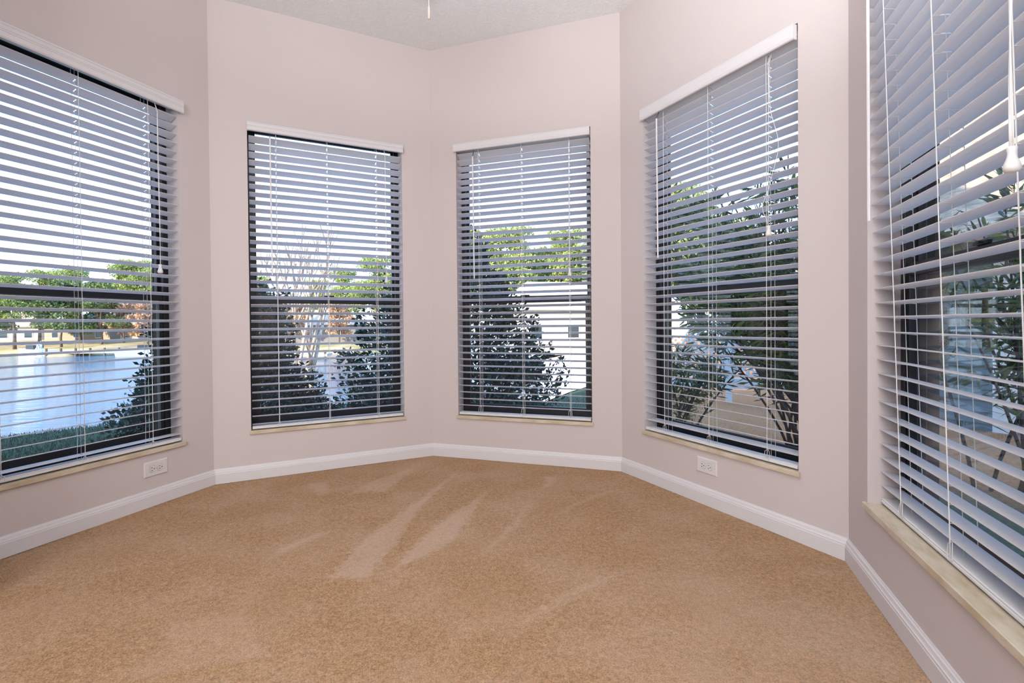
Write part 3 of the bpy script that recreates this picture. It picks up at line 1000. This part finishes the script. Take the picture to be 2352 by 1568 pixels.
def shrub(name, loc, rx, ry, h, profile, nleaf, leaf, aspect, m, label, seed, stems=7, group=None, inner=0.55, holes=0.0, bare=0.0):
    """profile(f): radius factor at height fraction f"""
    rng = np.random.RandomState(seed)
    R = empty(name, loc)
    tag(R, label, 'shrub', group)
    # sprays: leaves gather on twigs so the outline is tufted
    nt_ = nleaf // 14
    f = bare + (1 - bare) * rng.beta(1.15, 1.25, nt_ * 3)
    ang = rng.uniform(0, 2 * math.pi, nt_ * 3)
    q = inner + (1 - inner) * rng.uniform(0, 1, nt_ * 3) ** 0.6
    lump = 1 + 0.12 * np.sin(ang * 5 + f * 9 + seed) + 0.10 * np.sin(ang * 9 - f * 17)
    pr_ = np.array([profile(v) for v in f]) * lump
    keep = rng.uniform(0, 1, nt_ * 3) < np.clip(pr_, 0.15, 1)
    cx_ = np.cos(ang) * rx * pr_ * q; cy_ = np.sin(ang) * ry * pr_ * q; cz_ = f * h
    T = np.c_[cx_, cy_, cz_][keep][:nt_]
    A_ = np.c_[np.cos(ang), np.sin(ang), np.full(len(ang), 0.5)][keep][:nt_]
    C_, Dd = [], []
    for k in range(14):
        st = rng.normal(size=T.shape) * leaf * 0.75
        C_.append(T + st + A_ * leaf * 1.1 * (k / 14 - .3))
        Dd.append(A_)
    vs, fs = leaf_quads(np.concatenate(C_), 0.9, leaf, aspect, rng, dirs=np.concatenate(Dd))
    vs[:, 2] = np.maximum(vs[:, 2], 0.02)
    mesh_obj('foliage', vs, fs, m, R)
    for s in range(stems):
        a = rng.uniform(0, 2 * math.pi)
        rr_ = rng.uniform(.2, .75)
        hh = h * rng.uniform(.5, .85)
        p = [Vector((math.cos(a) * .06, math.sin(a) * .06, 0))]
        for k in range(1, 6):
            g_ = k / 5
            p.append(Vector((math.cos(a + .2 * g_) * rx * rr_ * g_ ** 1.3 * profile(g_ * hh / h), math.sin(a + .2 * g_) * ry * rr_ * g_ ** 1.3 * profile(g_ * hh / h), hh * g_)))
        MB().tube(p, 0.022, 6, 0.006).build('stem', stem_m, R, smooth=True)
    return R

def cone_prof(v):
    return max(0.05, (1 - v) ** 0.62 * 1.05 if v > .18 else 0.78 + v * .9)
def round_prof(v):
    return max(0.1, math.sqrt(max(0, 1 - (2 * v - 0.85) ** 2 / 1.35)))

shrub('shrub', (-2.55, 4.75, -0.26), 0.95, 0.80, 1.62, lambda v: max(.1, (1 - v) ** .38 * (0.9 + .12 * math.sin(v * 9))), 30000, 0.046, 0.27, shrub_leaf,
      'dark rounded evergreen shrub at the lake lawn edge, right side of the lake window', 3)
shrub('shrub', (-0.46, 5.25, -0.30), 1.22, 1.05, 2.25, cone_prof, 23000, 0.055, 0.27, shrub_leaf,
      'dark tall conical evergreen shrub outside the far corner, light showing through it', 5, inner=0.40)

def oleander(loc, n_stems, h, spread, lean_dir, n_leaf, leaf, label, seed, twist=0.0):
    rng = np.random.RandomState(seed)
    R = empty('oleander_bush', loc)
    tag(R, label, 'bush', 'long-leaved bushes by the right windows')
    C_, Dd = [], []
    per = n_leaf // n_stems
    for s in range(n_stems):
        a = rng.uniform(0, 2 * math.pi)
        sp_ = spread * rng.uniform(.15, 1.0) ** .7
        hx = math.cos(a) * sp_ + lean_dir[0] * rng.uniform(.2, 1)
        hy_ = math.sin(a) * sp_ * .8 + lean_dir[1] * rng.uniform(.2, 1)
        hh = h * rng.uniform(.55, 1.0) * (1 - .22 * min(1, math.hypot(hx, hy_) / (spread + 1)))
        bx, by = rng.uniform(-.18, .18, 2)
        p = []
        for k in range(9):
            f = k / 8
            p.append(Vector((bx + hx * f ** 1.25, by + hy_ * f ** 1.25, hh * (f if f < 1 else 1) - .12 * f ** 3 * math.hypot(hx, hy_))))
        MB().tube(p, 0.013, 5, 0.004).build('stem', stem_m, R, smooth=True)
        # leaves in whorls of three along the upper stem and on side twigs
        twigs = [(p, .30)]
        for tw in range(4):
            k = rng.randint(3, 8)
            b0 = p[k]
            dv = Vector((rng.normal() * .5, rng.normal() * .5, rng.uniform(.25, .9)))
            dv.normalize()
            ln_ = rng.uniform(.25, .5)
            twigs.append(([b0 + dv * ln_ * q / 4 for q in range(5)], .15))
        pn = per // len(twigs)
        for pl, f0 in twigs:
            for q in range(pn):
                f = f0 + (1 - f0) * (q + rng.uniform()) / pn
                x = f * (len(pl) - 1)
                i0 = min(int(x), len(pl) - 2)
                pos = pl[i0].lerp(pl[i0 + 1], x - i0)
                ax = (pl[i0 + 1] - pl[i0]).normalized()
                sd_ = Vector(rng.normal(size=3)); sd_ = (sd_ - ax * sd_.dot(ax)).normalized()
                dr = ax * rng.uniform(.3, .8) + sd_ * .8
                C_.append(pos); Dd.append(dr)
    C_ = np.array([tuple(c) for c in C_]); Dd = np.array([tuple(c) for c in Dd])
    vs, fs = leaf_quads(C_, 0.16, leaf, 0.072, rng, fold=.3, droop=.15, dirs=Dd)
    mesh_obj('foliage', vs, fs, oleander_leaf, R)
    return R
oleander((2.80, 4.30, gz(2.80, 4.30)), 36, 2.85, 1.35, (-0.95, 0.05), 10500, 0.15,
         'tall long-leaved bush filling the window over the right-hand outlet, stems fanning out low', 21)
oleander((1.75, 4.75, gz(1.75, 4.75)), 9, 1.0, 0.55, (0.1, -0.1), 1100, 0.13,
         'low long-leaved bush on the mulch, at the left bottom of the window over the outlet', 29)
oleander((3.45, 3.35, gz(3.45, 3.35)), 9, 2.3, 0.75, (0.1, -0.2), 1500, 0.17,
         'sparse long-leaved bush outside the near right window, before the grey siding', 23)

def tree_proto(kind, seed, leafm, crown_h, crown_r, trunk_h, nleaf, leaf, lumps, clear=0.0):
    rng = np.random.RandomState(seed)
    R = empty('tree', (0, 0, 0))
    L_ = []
    for k in range(lumps):
        f = rng.uniform(0, 1)
        rr_ = crown_r * (1 - .55 * f) * rng.uniform(.25, .85)
        a = rng.uniform(0, 2 * math.pi)
        L_.append((rr_ * math.cos(a), rr_ * math.sin(a), trunk_h + crown_h * f, crown_r * rng.uniform(.22, .40)))
    per = nleaf // lumps
    C_ = []
    for (x, y, z, r_) in L_:
        d = rng.normal(size=(per, 3)); d /= np.linalg.norm(d, axis=1)[:, None]
        d *= (rng.uniform(.45, 1, (per, 1)) ** .5) * r_
        d[:, 2] *= .55
        C_.append(d + np.array([x, y, z]))
    vs, fs = leaf_quads(np.concatenate(C_), 1, leaf, .38, rng)
    mesh_obj('crown', vs, fs, leafm, R)
    mb = MB().tube([(0, 0, -0.4), (.08, .03, trunk_h * .5), (.02, -.05, trunk_h), (.1, .0, trunk_h + crown_h * .8)], .022 * (trunk_h + crown_h), 8, .05)
    for k in range(6):
        x, y, z, r_ = L_[k]
        mb.tube([(0, 0, max(.6, trunk_h * .75 + .2 * k)), (x * .5, y * .5, (z + trunk_h) * .5), (x, y, z)], .07, 5, .02)
    mb.build('trunk', bark, R, smooth=True)
    return R
KINDS = [tree_proto('pine', 31, pine_leaf, 4.6, 2.7, 3.0, 16000, .16, 40),
         tree_proto('oak', 32, oak_leaf, 5.0, 3.2, 1.8, 9000, .25, 28),
         tree_proto('bare', 33, brown_leaf, 4.2, 2.4, 1.6, 3000, .30, 20)]
used = [False] * 3
KTXT = ['bright green rounded pine', 'dark green broad tree', 'reddish brown winter tree']
def put_tree(kind, be, y, sc, label, group, z=None, rz=0.0):
    x = be * y
    if z is None:
        z = gz(x, y)
    src = KINDS[kind]
    if used[kind]:
        o = copy_tree(src, (x, y, z), rz, (sc, sc, sc))
    else:
        used[kind] = True
        o = src
        o.location = (x, y, z); o.rotation_euler = (0, 0, rz); o.scale = (sc, sc, sc)
    tag(o, label, 'tree', group)
    return o
# far bank, left to right
zb_ = LAKE_Z + 0.35
far = [(-1.02, 62, 1, 1.25), (-0.965, 60, 0, 1.22), (-0.915, 66, 0, 1.36), (-0.87, 60, 1, 1.12), (-0.83, 66, 0, 1.40), (-0.79, 61, 1, 1.12), (-0.755, 76, 0, 1.62), (-0.71, 76, 0, 1.72), (-0.665, 76, 0, 1.55)]
ORD = ['leftmost', 'second', 'third', 'fourth', 'fifth', 'sixth', 'seventh', 'eighth', 'ninth']
for k, (be, y, kd, sc) in enumerate(far):
    where = 'leftmost of the green trees' if k == 0 else ORD[k] + ' green tree from the left'
    put_tree(kd, be, y, sc, KTXT[kd] + ', ' + where + ' across the lake', 'trees on the far bank', zb_ + 0.3, rz=be * 40)
put_tree(2, -0.745, 62, 1.0, 'reddish brown winter tree on the far bank, left one in the lake view', 'trees on the far bank', zb_ + .2, 1)
put_tree(2, -0.695, 62, 0.95, 'reddish brown winter tree on the far bank, right one in the lake view', 'trees on the far bank', zb_ + .2, 2)
for k, (be, y, kd, sc) in enumerate([(-0.48, 76, 0, 1.35), (-0.40, 61, 2, 1.0), (-0.35, 78, 0, 1.3), (-0.29, 74, 0, 1.45), (-0.235, 70, 0, 1.6), (-0.18, 68, 0, 1.7)]):
    put_tree(kd, be, y, sc, KTXT[kd] + ' ' + ['far behind the left stems of the bare pale tree', 'low behind the bare pale tree', 'behind the right stems of the bare pale tree', 'between the bare pale tree and the conical shrub', 'above the left flank of the conical shrub', 'just left of the far corner above the conical shrub'][k], 'trees behind the bare pale tree', -1.4, k * 1.3)
for k, (be, y, sc) in enumerate([(-0.445, 62, .9), (-0.31, 61, .95)]):
    put_tree(2, be, y, sc, ['reddish brown winter tree far behind the leftmost stems of the bare pale tree', 'reddish brown winter tree on the bank right of the bare pale tree'][k], 'trees behind the bare pale tree', -1.6, k + .7)
for k, (be, y, kd, sc) in enumerate([(-0.06, 60, 0, 1.75), (-0.01, 62, 0, 1.9), (0.045, 60, 0, 1.85), (0.10, 64, 0, 1.6), (0.165, 60, 0, 1.85), (0.22, 56, 1, 1.7)]):
    put_tree(kd, be, y, sc, KTXT[kd] + ' ' + ['just right of the far corner, over the conical shrub top', 'second right of the far corner, over the conical shrub', 'tall, left above the pale house roof', 'low, straight above the pale house roof', 'at the right edge of the window right of the corner', 'tall, cut off by the window edge, right of the pale house'][k], 'trees behind the pale-roofed house', -1.2, k * 2.1 + .5)
for k, (be, y, kd, sc) in enumerate([(0.33, 30, 0, 1.32), (0.40, 31, 0, 1.22), (0.47, 29, 1, 1.05), (0.56, 30, 1, 0.8)]):
    put_tree(kd, be, y, sc, KTXT[kd] + ' ' + ['behind the left side of the long-leaved bush', 'second from the left behind the long-leaved bush', 'behind the middle of the long-leaved bush', 'low behind the right side of the long-leaved bush'][k], 'trees behind the long-leaved bush', -0.6, k * 1.7)

put_tree(1, 7.75, 0.8, 0.85, 'unseen tree added to block skylight from the near right window', 'trees added for shade beside the grey house', -0.6, 1.1)  # out of view, added to cut the skylight on the near right blind

# bare multi-stemmed tree with pale bark
def bare_tree(loc, label):
    rnd = random.Random(8)
    R = empty('bare_tree', loc)
    tag(R, label, 'tree')
    tw = MB()
    def grow(mb, p, d, ln_, r_, depth):
        pts = [p]
        dd = d.copy()
        for k in range(4):
            dd = (dd + Vector((rnd.uniform(-.12, .12), rnd.uniform(-.12, .12), .06))).normalized()
            pts.append(pts[-1] + dd * ln_ / 4)
        mb.tube(pts, r_, 7 if r_ > .02 else 4, r_ * .68)
        if depth > 0:
            for c in range(2 if depth > 1 else 3):
                a = rnd.uniform(0, 6.28)
                nd = (dd + Vector((math.cos(a) * .42, math.sin(a) * .42, .15))).normalized()
                grow(mb if depth > 2 else tw, pts[-1], nd, ln_ * rnd.uniform(.62, .8), r_ * .62, depth - 1)
    for k in range(6):
        a = 6.28 * k / 6 + .3
        mb = MB()
        grow(mb, Vector((math.cos(a) * .16, math.sin(a) * .16, -.1)), Vector((math.cos(a) * .30, math.sin(a) * .22, 1)).normalized(), 1.75, .085, 4)
        mb.build('trunk', myrtle_bark, R, smooth=True)
    tw.build('twigs', myrtle_bark, R)
bare_tree((-4.95, 12.4, gz(-4.95, 12.4)), 'bare pale multi-stemmed tree in the window left of the far corner')

# ------------------------------------------------------------------ buildings and shore things
def house(name, be, y, w, dp, eave, rise, wallm, roofm, label, z=None, rz=0.0, ridge_x=True, wins=3, chimney=False):
    x = be * y
    z = gz(x, y) if z is None else z
    R = empty(name, (x, y, z), rz)
    tag(R, label, 'house', 'houses around the lake')
    wl = MB().box(-w / 2, w / 2, -dp / 2, dp / 2, -.4, eave)
    if not ridge_x:
        for yy in (-dp / 2, dp / 2 - .01):
            wl.add([(-w / 2, yy, eave), (w / 2, yy, eave), (0, yy, eave + rise), (-w / 2, yy + .01, eave), (w / 2, yy + .01, eave), (0, yy + .01, eave + rise)], [(0, 1, 2), (3, 5, 4), (0, 3, 4, 1), (1, 4, 5, 2), (2, 5, 3, 0)])
    wl.build('wall', wallm, R)
    o_ = .45
    rf = MB()
    if ridge_x:
        a, b_ = w / 2 + o_, dp / 2 + o_
        hip = min(a * .5, b_)
        for dz in (0,):
            rf.add([(-a, -b_, eave - .1), (a, -b_, eave - .1), (a, b_, eave - .1), (-a, b_, eave - .1), (-a + hip, 0, eave + rise), (a - hip, 0, eave + rise)],
                   [(0, 1, 5, 4), (1, 2, 5), (2, 3, 4, 5), (3, 0, 4), (3, 2, 1, 0)])
    else:
        a, b_ = w / 2 + o_, dp / 2 + o_
        rf.prism([(0, 0)], 0, 0) if False else None
        sl = rise / (w / 2)
        for s in (-1, 1):
            rf.add([(s * a, -b_, eave - sl * o_), (0, -b_, eave + rise + .02), (0, b_, eave + rise + .02), (s * a, b_, eave - sl * o_),
                    (s * a, -b_, eave - sl * o_ + .14), (0, -b_, eave + rise + .16), (0, b_, eave + rise + .16), (s * a, b_, eave - sl * o_ + .14)],
                   [(0, 1, 2, 3), (4, 7, 6, 5), (0, 4, 5, 1), (1, 5, 6, 2), (2, 6, 7, 3), (3, 7, 4, 0)])
    rfo = rf.build('roof', roofm, R)
    if chimney:
        MB().box(w * .2, w * .2 + .6, -.3, .3, eave + rise * .4, eave + rise + .7).build('chimney', house_tan, rfo)
    for k in range(wins):
        xx = -w / 2 + w * (k + .5) / wins
        f = ring(xx - .55, xx + .55, .9, 2.1, .08, -dp / 2 - .04, -dp / 2 + .02).build('window', white_ext, R)
        MB().box(xx - .48, xx + .48, -dp / 2 - .01, -dp / 2 + .01, .97, 2.03).build('pane', glass_dark, f)
    return R
house('house', -0.955, 73, 9, 6, 2.6, 2.0, house_white, roof_tan, 'white-walled house among trees at the far left of the lake view', zb_ + .3, .2)
house('house', -0.80, 72, 10, 6, 2.5, 1.9, house_tan, roof_grey, 'brown house with grey roof across the middle of the lake view', zb_ + .3, -.1)
house('house', -0.655, 70, 9, 6, 2.6, 1.8, house_white, roof_tan, 'cream house with white columns at the right of the lake view', zb_ + .3, .1, wins=5)
house('house', -0.345, 66, 10, 6, 2.5, 1.9, roof_grey, roof_pale, 'grey-walled house seen past the lower stems of the bare pale tree', zb_ + .3, .15)
house('house', 0.125, 44, 9.5, 8, 3.3, 2.5, house_white, roof_pale, 'cream house with pale sunlit roof beyond the conical shrub', -1.25, .25, chimney=False)

# neighbouring house with lap siding, outside the near window
def neighbour():
    cxn, cyn = 6.55, 6.35
    zg = -0.78
    R = empty('neighbour_house', (cxn, cyn, zg), 0)
    tag(R, 'grey sided neighbouring house outside the near right window', 'house')
    # wall running away from the corner to the left-back and to the right
    a1 = Vector((-0.42, 0.91)).normalized(); a2 = Vector((0.93, -0.36)).normalized()
    def clap(name, d, ln_, htop):
        mb = MB()
        nrm = Vector((d.y, -d.x))
        if nrm.dot(Vector((-cxn, -cyn))) < 0:
            nrm = -nrm
        z = 0
        while z < htop:
            z1 = min(z + .15, htop)
            q = [(0, .022, z), (ln_, .022, z), (ln_, 0, z1), (0, 0, z1), (0, -.12, z), (ln_, -.12, z), (ln_, -.12, z1), (0, -.12, z1)]
            mb.add([(d.x * x + nrm.x * y, d.y * x + nrm.y * y, zz) for x, y, zz in q], [(0, 1, 2, 3), (7, 6, 5, 4), (0, 4, 5, 1), (2, 6, 7, 3), (0, 3, 7, 4), (1, 5, 6, 2)])
            z = z1
        return mb.build(name, siding, R), nrm
    w1, n1 = clap('wall', a1, 2.6, 2.75)
    w2, n2 = clap('wall', a2, 6.0, 2.75)
    # corner board
    mb = MB()
    for d, nn in ((a1, n1), (a2, n2)):
        q = [(-.02, .05), (.10, .05), (.10, -.03), (-.02, -.03)]
        vs = [(d.x * x + nn.x * y, d.y * x + nn.y * y, z) for z in (-.1, 2.75) for x, y in q]
        mb.add(vs, [(0, 1, 2, 3), (7, 6, 5, 4)] + [(i, (i + 1) % 4, 4 + (i + 1) % 4, 4 + i) for i in range(4)])
    mb.build('corner_board', white_ext, R)
    # louvred window on the wall left of the corner
    def loc(d, nn, x, y, z):
        return (d.x * x + nn.x * y, d.y * x + nn.y * y, z)
    fr_ = MB()
    x0, x1, z0, z1 = .75, 2.05, 1.02, 2.30
    for (xa, xb, za, zb2) in ((x0, x1, z0 - .08, z0), (x0, x1, z1, z1 + .08), (x0 - .08, x0, z0 - .08, z1 + .08), (x1, x1 + .08, z0 - .08, z1 + .08)):
        vs = [loc(a1, n1, x, y, z) for z in (za, zb2) for x, y in ((xa, .06), (xb, .06), (xb, .01), (xa, .01))]
        fr_.add(vs, [(0, 1, 2, 3), (7, 6, 5, 4)] + [(i, (i + 1) % 4, 4 + (i + 1) % 4, 4 + i) for i in range(4)])
    fr_ = fr_.build('window', white_ext, R)
    lv = MB()
    for k in range(5):
        zz = z0 + .06 + k * .25
        vs = [loc(a1, n1, x, y, z) for (y, z) in ((.05, zz), (.03, zz + .11)) for x in (x0, x1)]
        vs += [loc(a1, n1, x, y - .012, z) for (y, z) in ((.05, zz), (.03, zz + .11)) for x in (x0, x1)]
        lv.add(vs, [(0, 1, 3, 2), (4, 6, 7, 5), (0, 4, 5, 1), (2, 3, 7, 6), (0, 2, 6, 4), (1, 5, 7, 3)])
    lv.build('shutter', cream_glow, fr_)
    # shingled roof over both wings
    rf = MB()
    e_ = 2.72
    p0 = Vector((0, 0)) + (n1 + n2) * .45
    p1 = a1 * 2.9 + n1 * .45; p2 = a2 * 6.2 + n2 * .45
    back = (a1 + a2).normalized()
    r0 = back * 3.4; r1 = a1 * 2.9 - n1 * 2.6; r2 = a2 * 6.2 - n2 * 2.6
    rise = 3.3
    def v3(p, z):
        return (p.x, p.y, z)
    rf.add([v3(p0, e_), v3(p1, e_), v3(r1, e_ + rise), v3(r0, e_ + rise), v3(p2, e_), v3(r2, e_ + rise)], [(0, 3, 2, 1), (0, 4, 5, 3)])
    ro = rf.build('roof', roof_tan, R)
    md = ro.modifiers.new('thick', 'SOLIDIFY')
    md.thickness = .12
    md.offset = -1
neighbour()

# lattice screen behind the long-leaved bush
def lattice():
    x0, y0 = 3.25, 9.4
    d = Vector((0.93, -0.37)).normalized()
    z = gz(x0, y0)
    R = empty('lattice_fence', (x0, y0, z), math.atan2(d.y, d.x))
    tag(R, 'pale lattice fence on mulch behind the left side of the long-leaved bush', 'fence')
    n_p = 2
    for k in range(n_p):
        xa, xb = k * 1.15, k * 1.15 + 1.05
        za, zb2 = .42, 1.42
        f = ring(xa, xb, za, zb2, .06, -.02, .02).build('panel_frame', lattice_m, R)
        mb = MB()
        w_, h_ = xb - xa - .12, zb2 - za - .12
        s = .115
        c0, cz0 = xa + .06, za + .06
        q = -h_
        while q < w_:
            for sg in (0, 1):
                xA, xB = max(0, q), min(w_, q + h_)
                if xB - xA > .02:
                    zA, zB = xA - q, xB - q
                    if sg:
                        zA, zB = h_ - zA, h_ - zB
                    y_ = .006 if sg else -.006
                    t_ = .024
                    mb.add([(c0 + xA, y_ - .004, cz0 + zA - t_), (c0 + xB, y_ - .004, cz0 + zB - t_), (c0 + xB, y_ - .004, cz0 + zB + t_), (c0 + xA, y_ - .004, cz0 + zA + t_),
                            (c0 + xA, y_ + .004, cz0 + zA - t_), (c0 + xB, y_ + .004, cz0 + zB - t_), (c0 + xB, y_ + .004, cz0 + zB + t_), (c0 + xA, y_ + .004, cz0 + zA + t_)],
                           [(0, 1, 2, 3), (7, 6, 5, 4), (0, 4, 5, 1), (2, 6, 7, 3)])
            q += s
        mb.build('lattice', lattice_m, f)
    for k in range(n_p + 1):
        MB().box(k * 1.15 - .10, k * 1.15, -.05, .05, -.2, 1.5).build('post', lattice_m, R)
    MB().box(0, 2.2, -.02, .02, .22, .40).build('skirt_board', lattice_m, R)
lattice()

# dock, boats and fountain on the far shore
def dock(be, y, w, label, zt=.5):
    x = be * y
    R = empty('dock', (x, y, LAKE_Z), .1)
    tag(R, label, 'dock')
    MB().box(-w / 2, w / 2, -1.0, 1.0, zt - .22, zt).build('deck', dock_m, R)
    for k in range(6):
        xx = -w / 2 + .2 + (w - .4) * k / 5
        MB().tube([(xx, -.9, -1.2), (xx, -.9, zt + .35)], .11, 8).build('piling', bark, R)
dock(-0.815, 53, 7.5, 'long pale dock at the far shore in the lake view')
dock(-0.40, 44, 6.0, 'pale dock at the shore behind the bare pale tree')
def boat(be, y, ln_, label, rz):
    x = be * y
    R = empty('boat', (x, y, LAKE_Z), rz)
    tag(R, label, 'boat')
    secs = []
    for k in range(9):
        f = k / 8
        w_ = .85 * (1 - max(0, (f - .55) / .45) ** 2 * .95)
        xx = (f - .5) * ln_
        secs.append([(xx, -w_ * .55, -.15), (xx, -w_, .62 + .15 * f), (xx, w_, .62 + .15 * f), (xx, w_ * .55, -.15)])
    mb = MB()
    mb.add([v for s in secs for v in s], [(4 * k + i, 4 * k + (i + 1) % 4, 4 * k + 4 + (i + 1) % 4, 4 * k + 4 + i) for k in range(8) for i in range(4)] + [(0, 1, 2, 3), (35, 34, 33, 32)])
    mb.build('hull', white_ext, R)
    MB().box(-.6, .5, -.5, .5, .68, 1.15).build('console', glass_dark, R)
boat(-0.70, 51, 5.0, 'white motor boat moored right of the far dock', .3)
boat(-0.925, 54, 4.6, 'white motor boat moored left of the far dock', 2.9)
fw = mat('fountain_spray', (0.86, 0.89, 0.92, 1), 0.6)
fr_ = random.Random(3)
sp_ = MB()
for k in range(150):
    a = fr_.uniform(0, 6.28); v_ = fr_.uniform(.2, 1)
    x_, y_ = math.cos(a) * v_ * .45, math.sin(a) * v_ * .45
    z_ = 1.7 * (1 - v_ ** 2) * fr_.uniform(.3, 1) + .05
    s_ = .05
    sp_.add([(x_ - s_, y_, z_), (x_, y_ - s_, z_), (x_ + s_, y_, z_), (x_, y_ + s_, z_), (x_, y_, z_ + 2.6 * s_), (x_, y_, z_ - 1.6 * s_)],
            [(0, 1, 4), (1, 2, 4), (2, 3, 4), (3, 0, 4), (1, 0, 5), (2, 1, 5), (3, 2, 5), (0, 3, 5)])
fo = sp_.build('fountain', fw)
fo.location = (-0.915 * 49, 49, LAKE_Z)
tag(fo, 'white fountain spray on the lake near the left edge', 'fountain')

# grass blades on the near lawn
def grass():
    rng = np.random.RandomState(9)
    n_ = 44000
    be = np.concatenate([rng.uniform(-1.15, -.55, n_ // 2), rng.uniform(-.55, .42, n_ // 2)])
    y = 3.2 + rng.beta(1.0, 1.6, len(be)) * 8
    x = be * y
    inside = (np.hypot(x + .35, y - 1.75) < 2.15)
    x, y = x[~inside], y[~inside]
    z = ground_z(x, y)
    c = np.c_[x, y, z - .005]
    d = np.c_[rng.normal(0, .35, len(x)), rng.normal(0, .35, len(x)), np.ones(len(x))]
    vs, fs = leaf_quads(c, 0.0, 0.040, .075, rng, dirs=d)
    o = mesh_obj('grass', vs, fs, leaf_mat('grass_blade', (0.020, 0.042, 0.030, 1), (0.08, 0.125, 0.07, 1), .3, .6), None)
    tag(o, 'short grass blades of the lawn below the windows', 'grass', kind='stuff')
grass()

# ------------------------------------------------------------------ our own roof (unseen, raised steep to shade the garden beside the house)
own_roof = mat('own_roof', (0.2, 0.17, 0.15, 1), 0.9)
eave = off_poly(room, TH + 0.42)
cen = Vector((sum(p.x for p in eave) / len(eave), sum(p.y for p in eave) / len(eave)))
mb = MB()
k = len(eave)
big = [Vector((-5.5, 2.0)), Vector((-5.0, 2.2))]
vs = [(p.x, p.y, H + .02) for p in eave] + [(cen.x + (p.x - cen.x) * .34, cen.y + (p.y - cen.y) * .34, H + 4.2) for p in eave]
mb.add(vs, [tuple(range(k - 1, -1, -1)), tuple(range(k, 2 * k))] + [(i, (i + 1) % k, k + (i + 1) % k, k + i) for i in range(k)])
ro = mb.build('roof', own_roof)
tag(ro, 'shingled roof over the bay and main room', 'roof', kind='structure')
# the rest of the house behind the room, and an added shading wing
hb = MB()
hb.box(-8.0, 7.0, -12.0, -5.0, -.35, 2.7)
hb.box(-11.0, -4.9, -9.0, 0.2, -.35, 4.8)  # unseen left wing, added to cast shade over lattice and garden
hb.add([(-11.5, -9.5, 4.8), (-4.7, -9.5, 4.8), (-4.7, 0.6, 4.8), (-11.5, 0.6, 4.8), (-8.0, -6.0, 7.6), (-8.0, -1.8, 7.6)], [(0, 1, 4), (1, 2, 5, 4), (2, 3, 5), (3, 0, 4, 5), (3, 2, 1, 0)])
hb.add([(-8.6, -12.6, 2.7), (7.6, -12.6, 2.7), (7.6, -4.4, 2.7), (-8.6, -4.4, 2.7), (-4, -8.5, 6.2), (3, -8.5, 6.2)], [(0, 1, 5, 4), (1, 2, 5), (2, 3, 4, 5), (3, 0, 4), (3, 2, 1, 0)])
ho = hb.build('wall_house_body', house_tan)
tag(ho, 'rear part of the house behind the main room, with a wing added for shade', 'house', kind='structure')
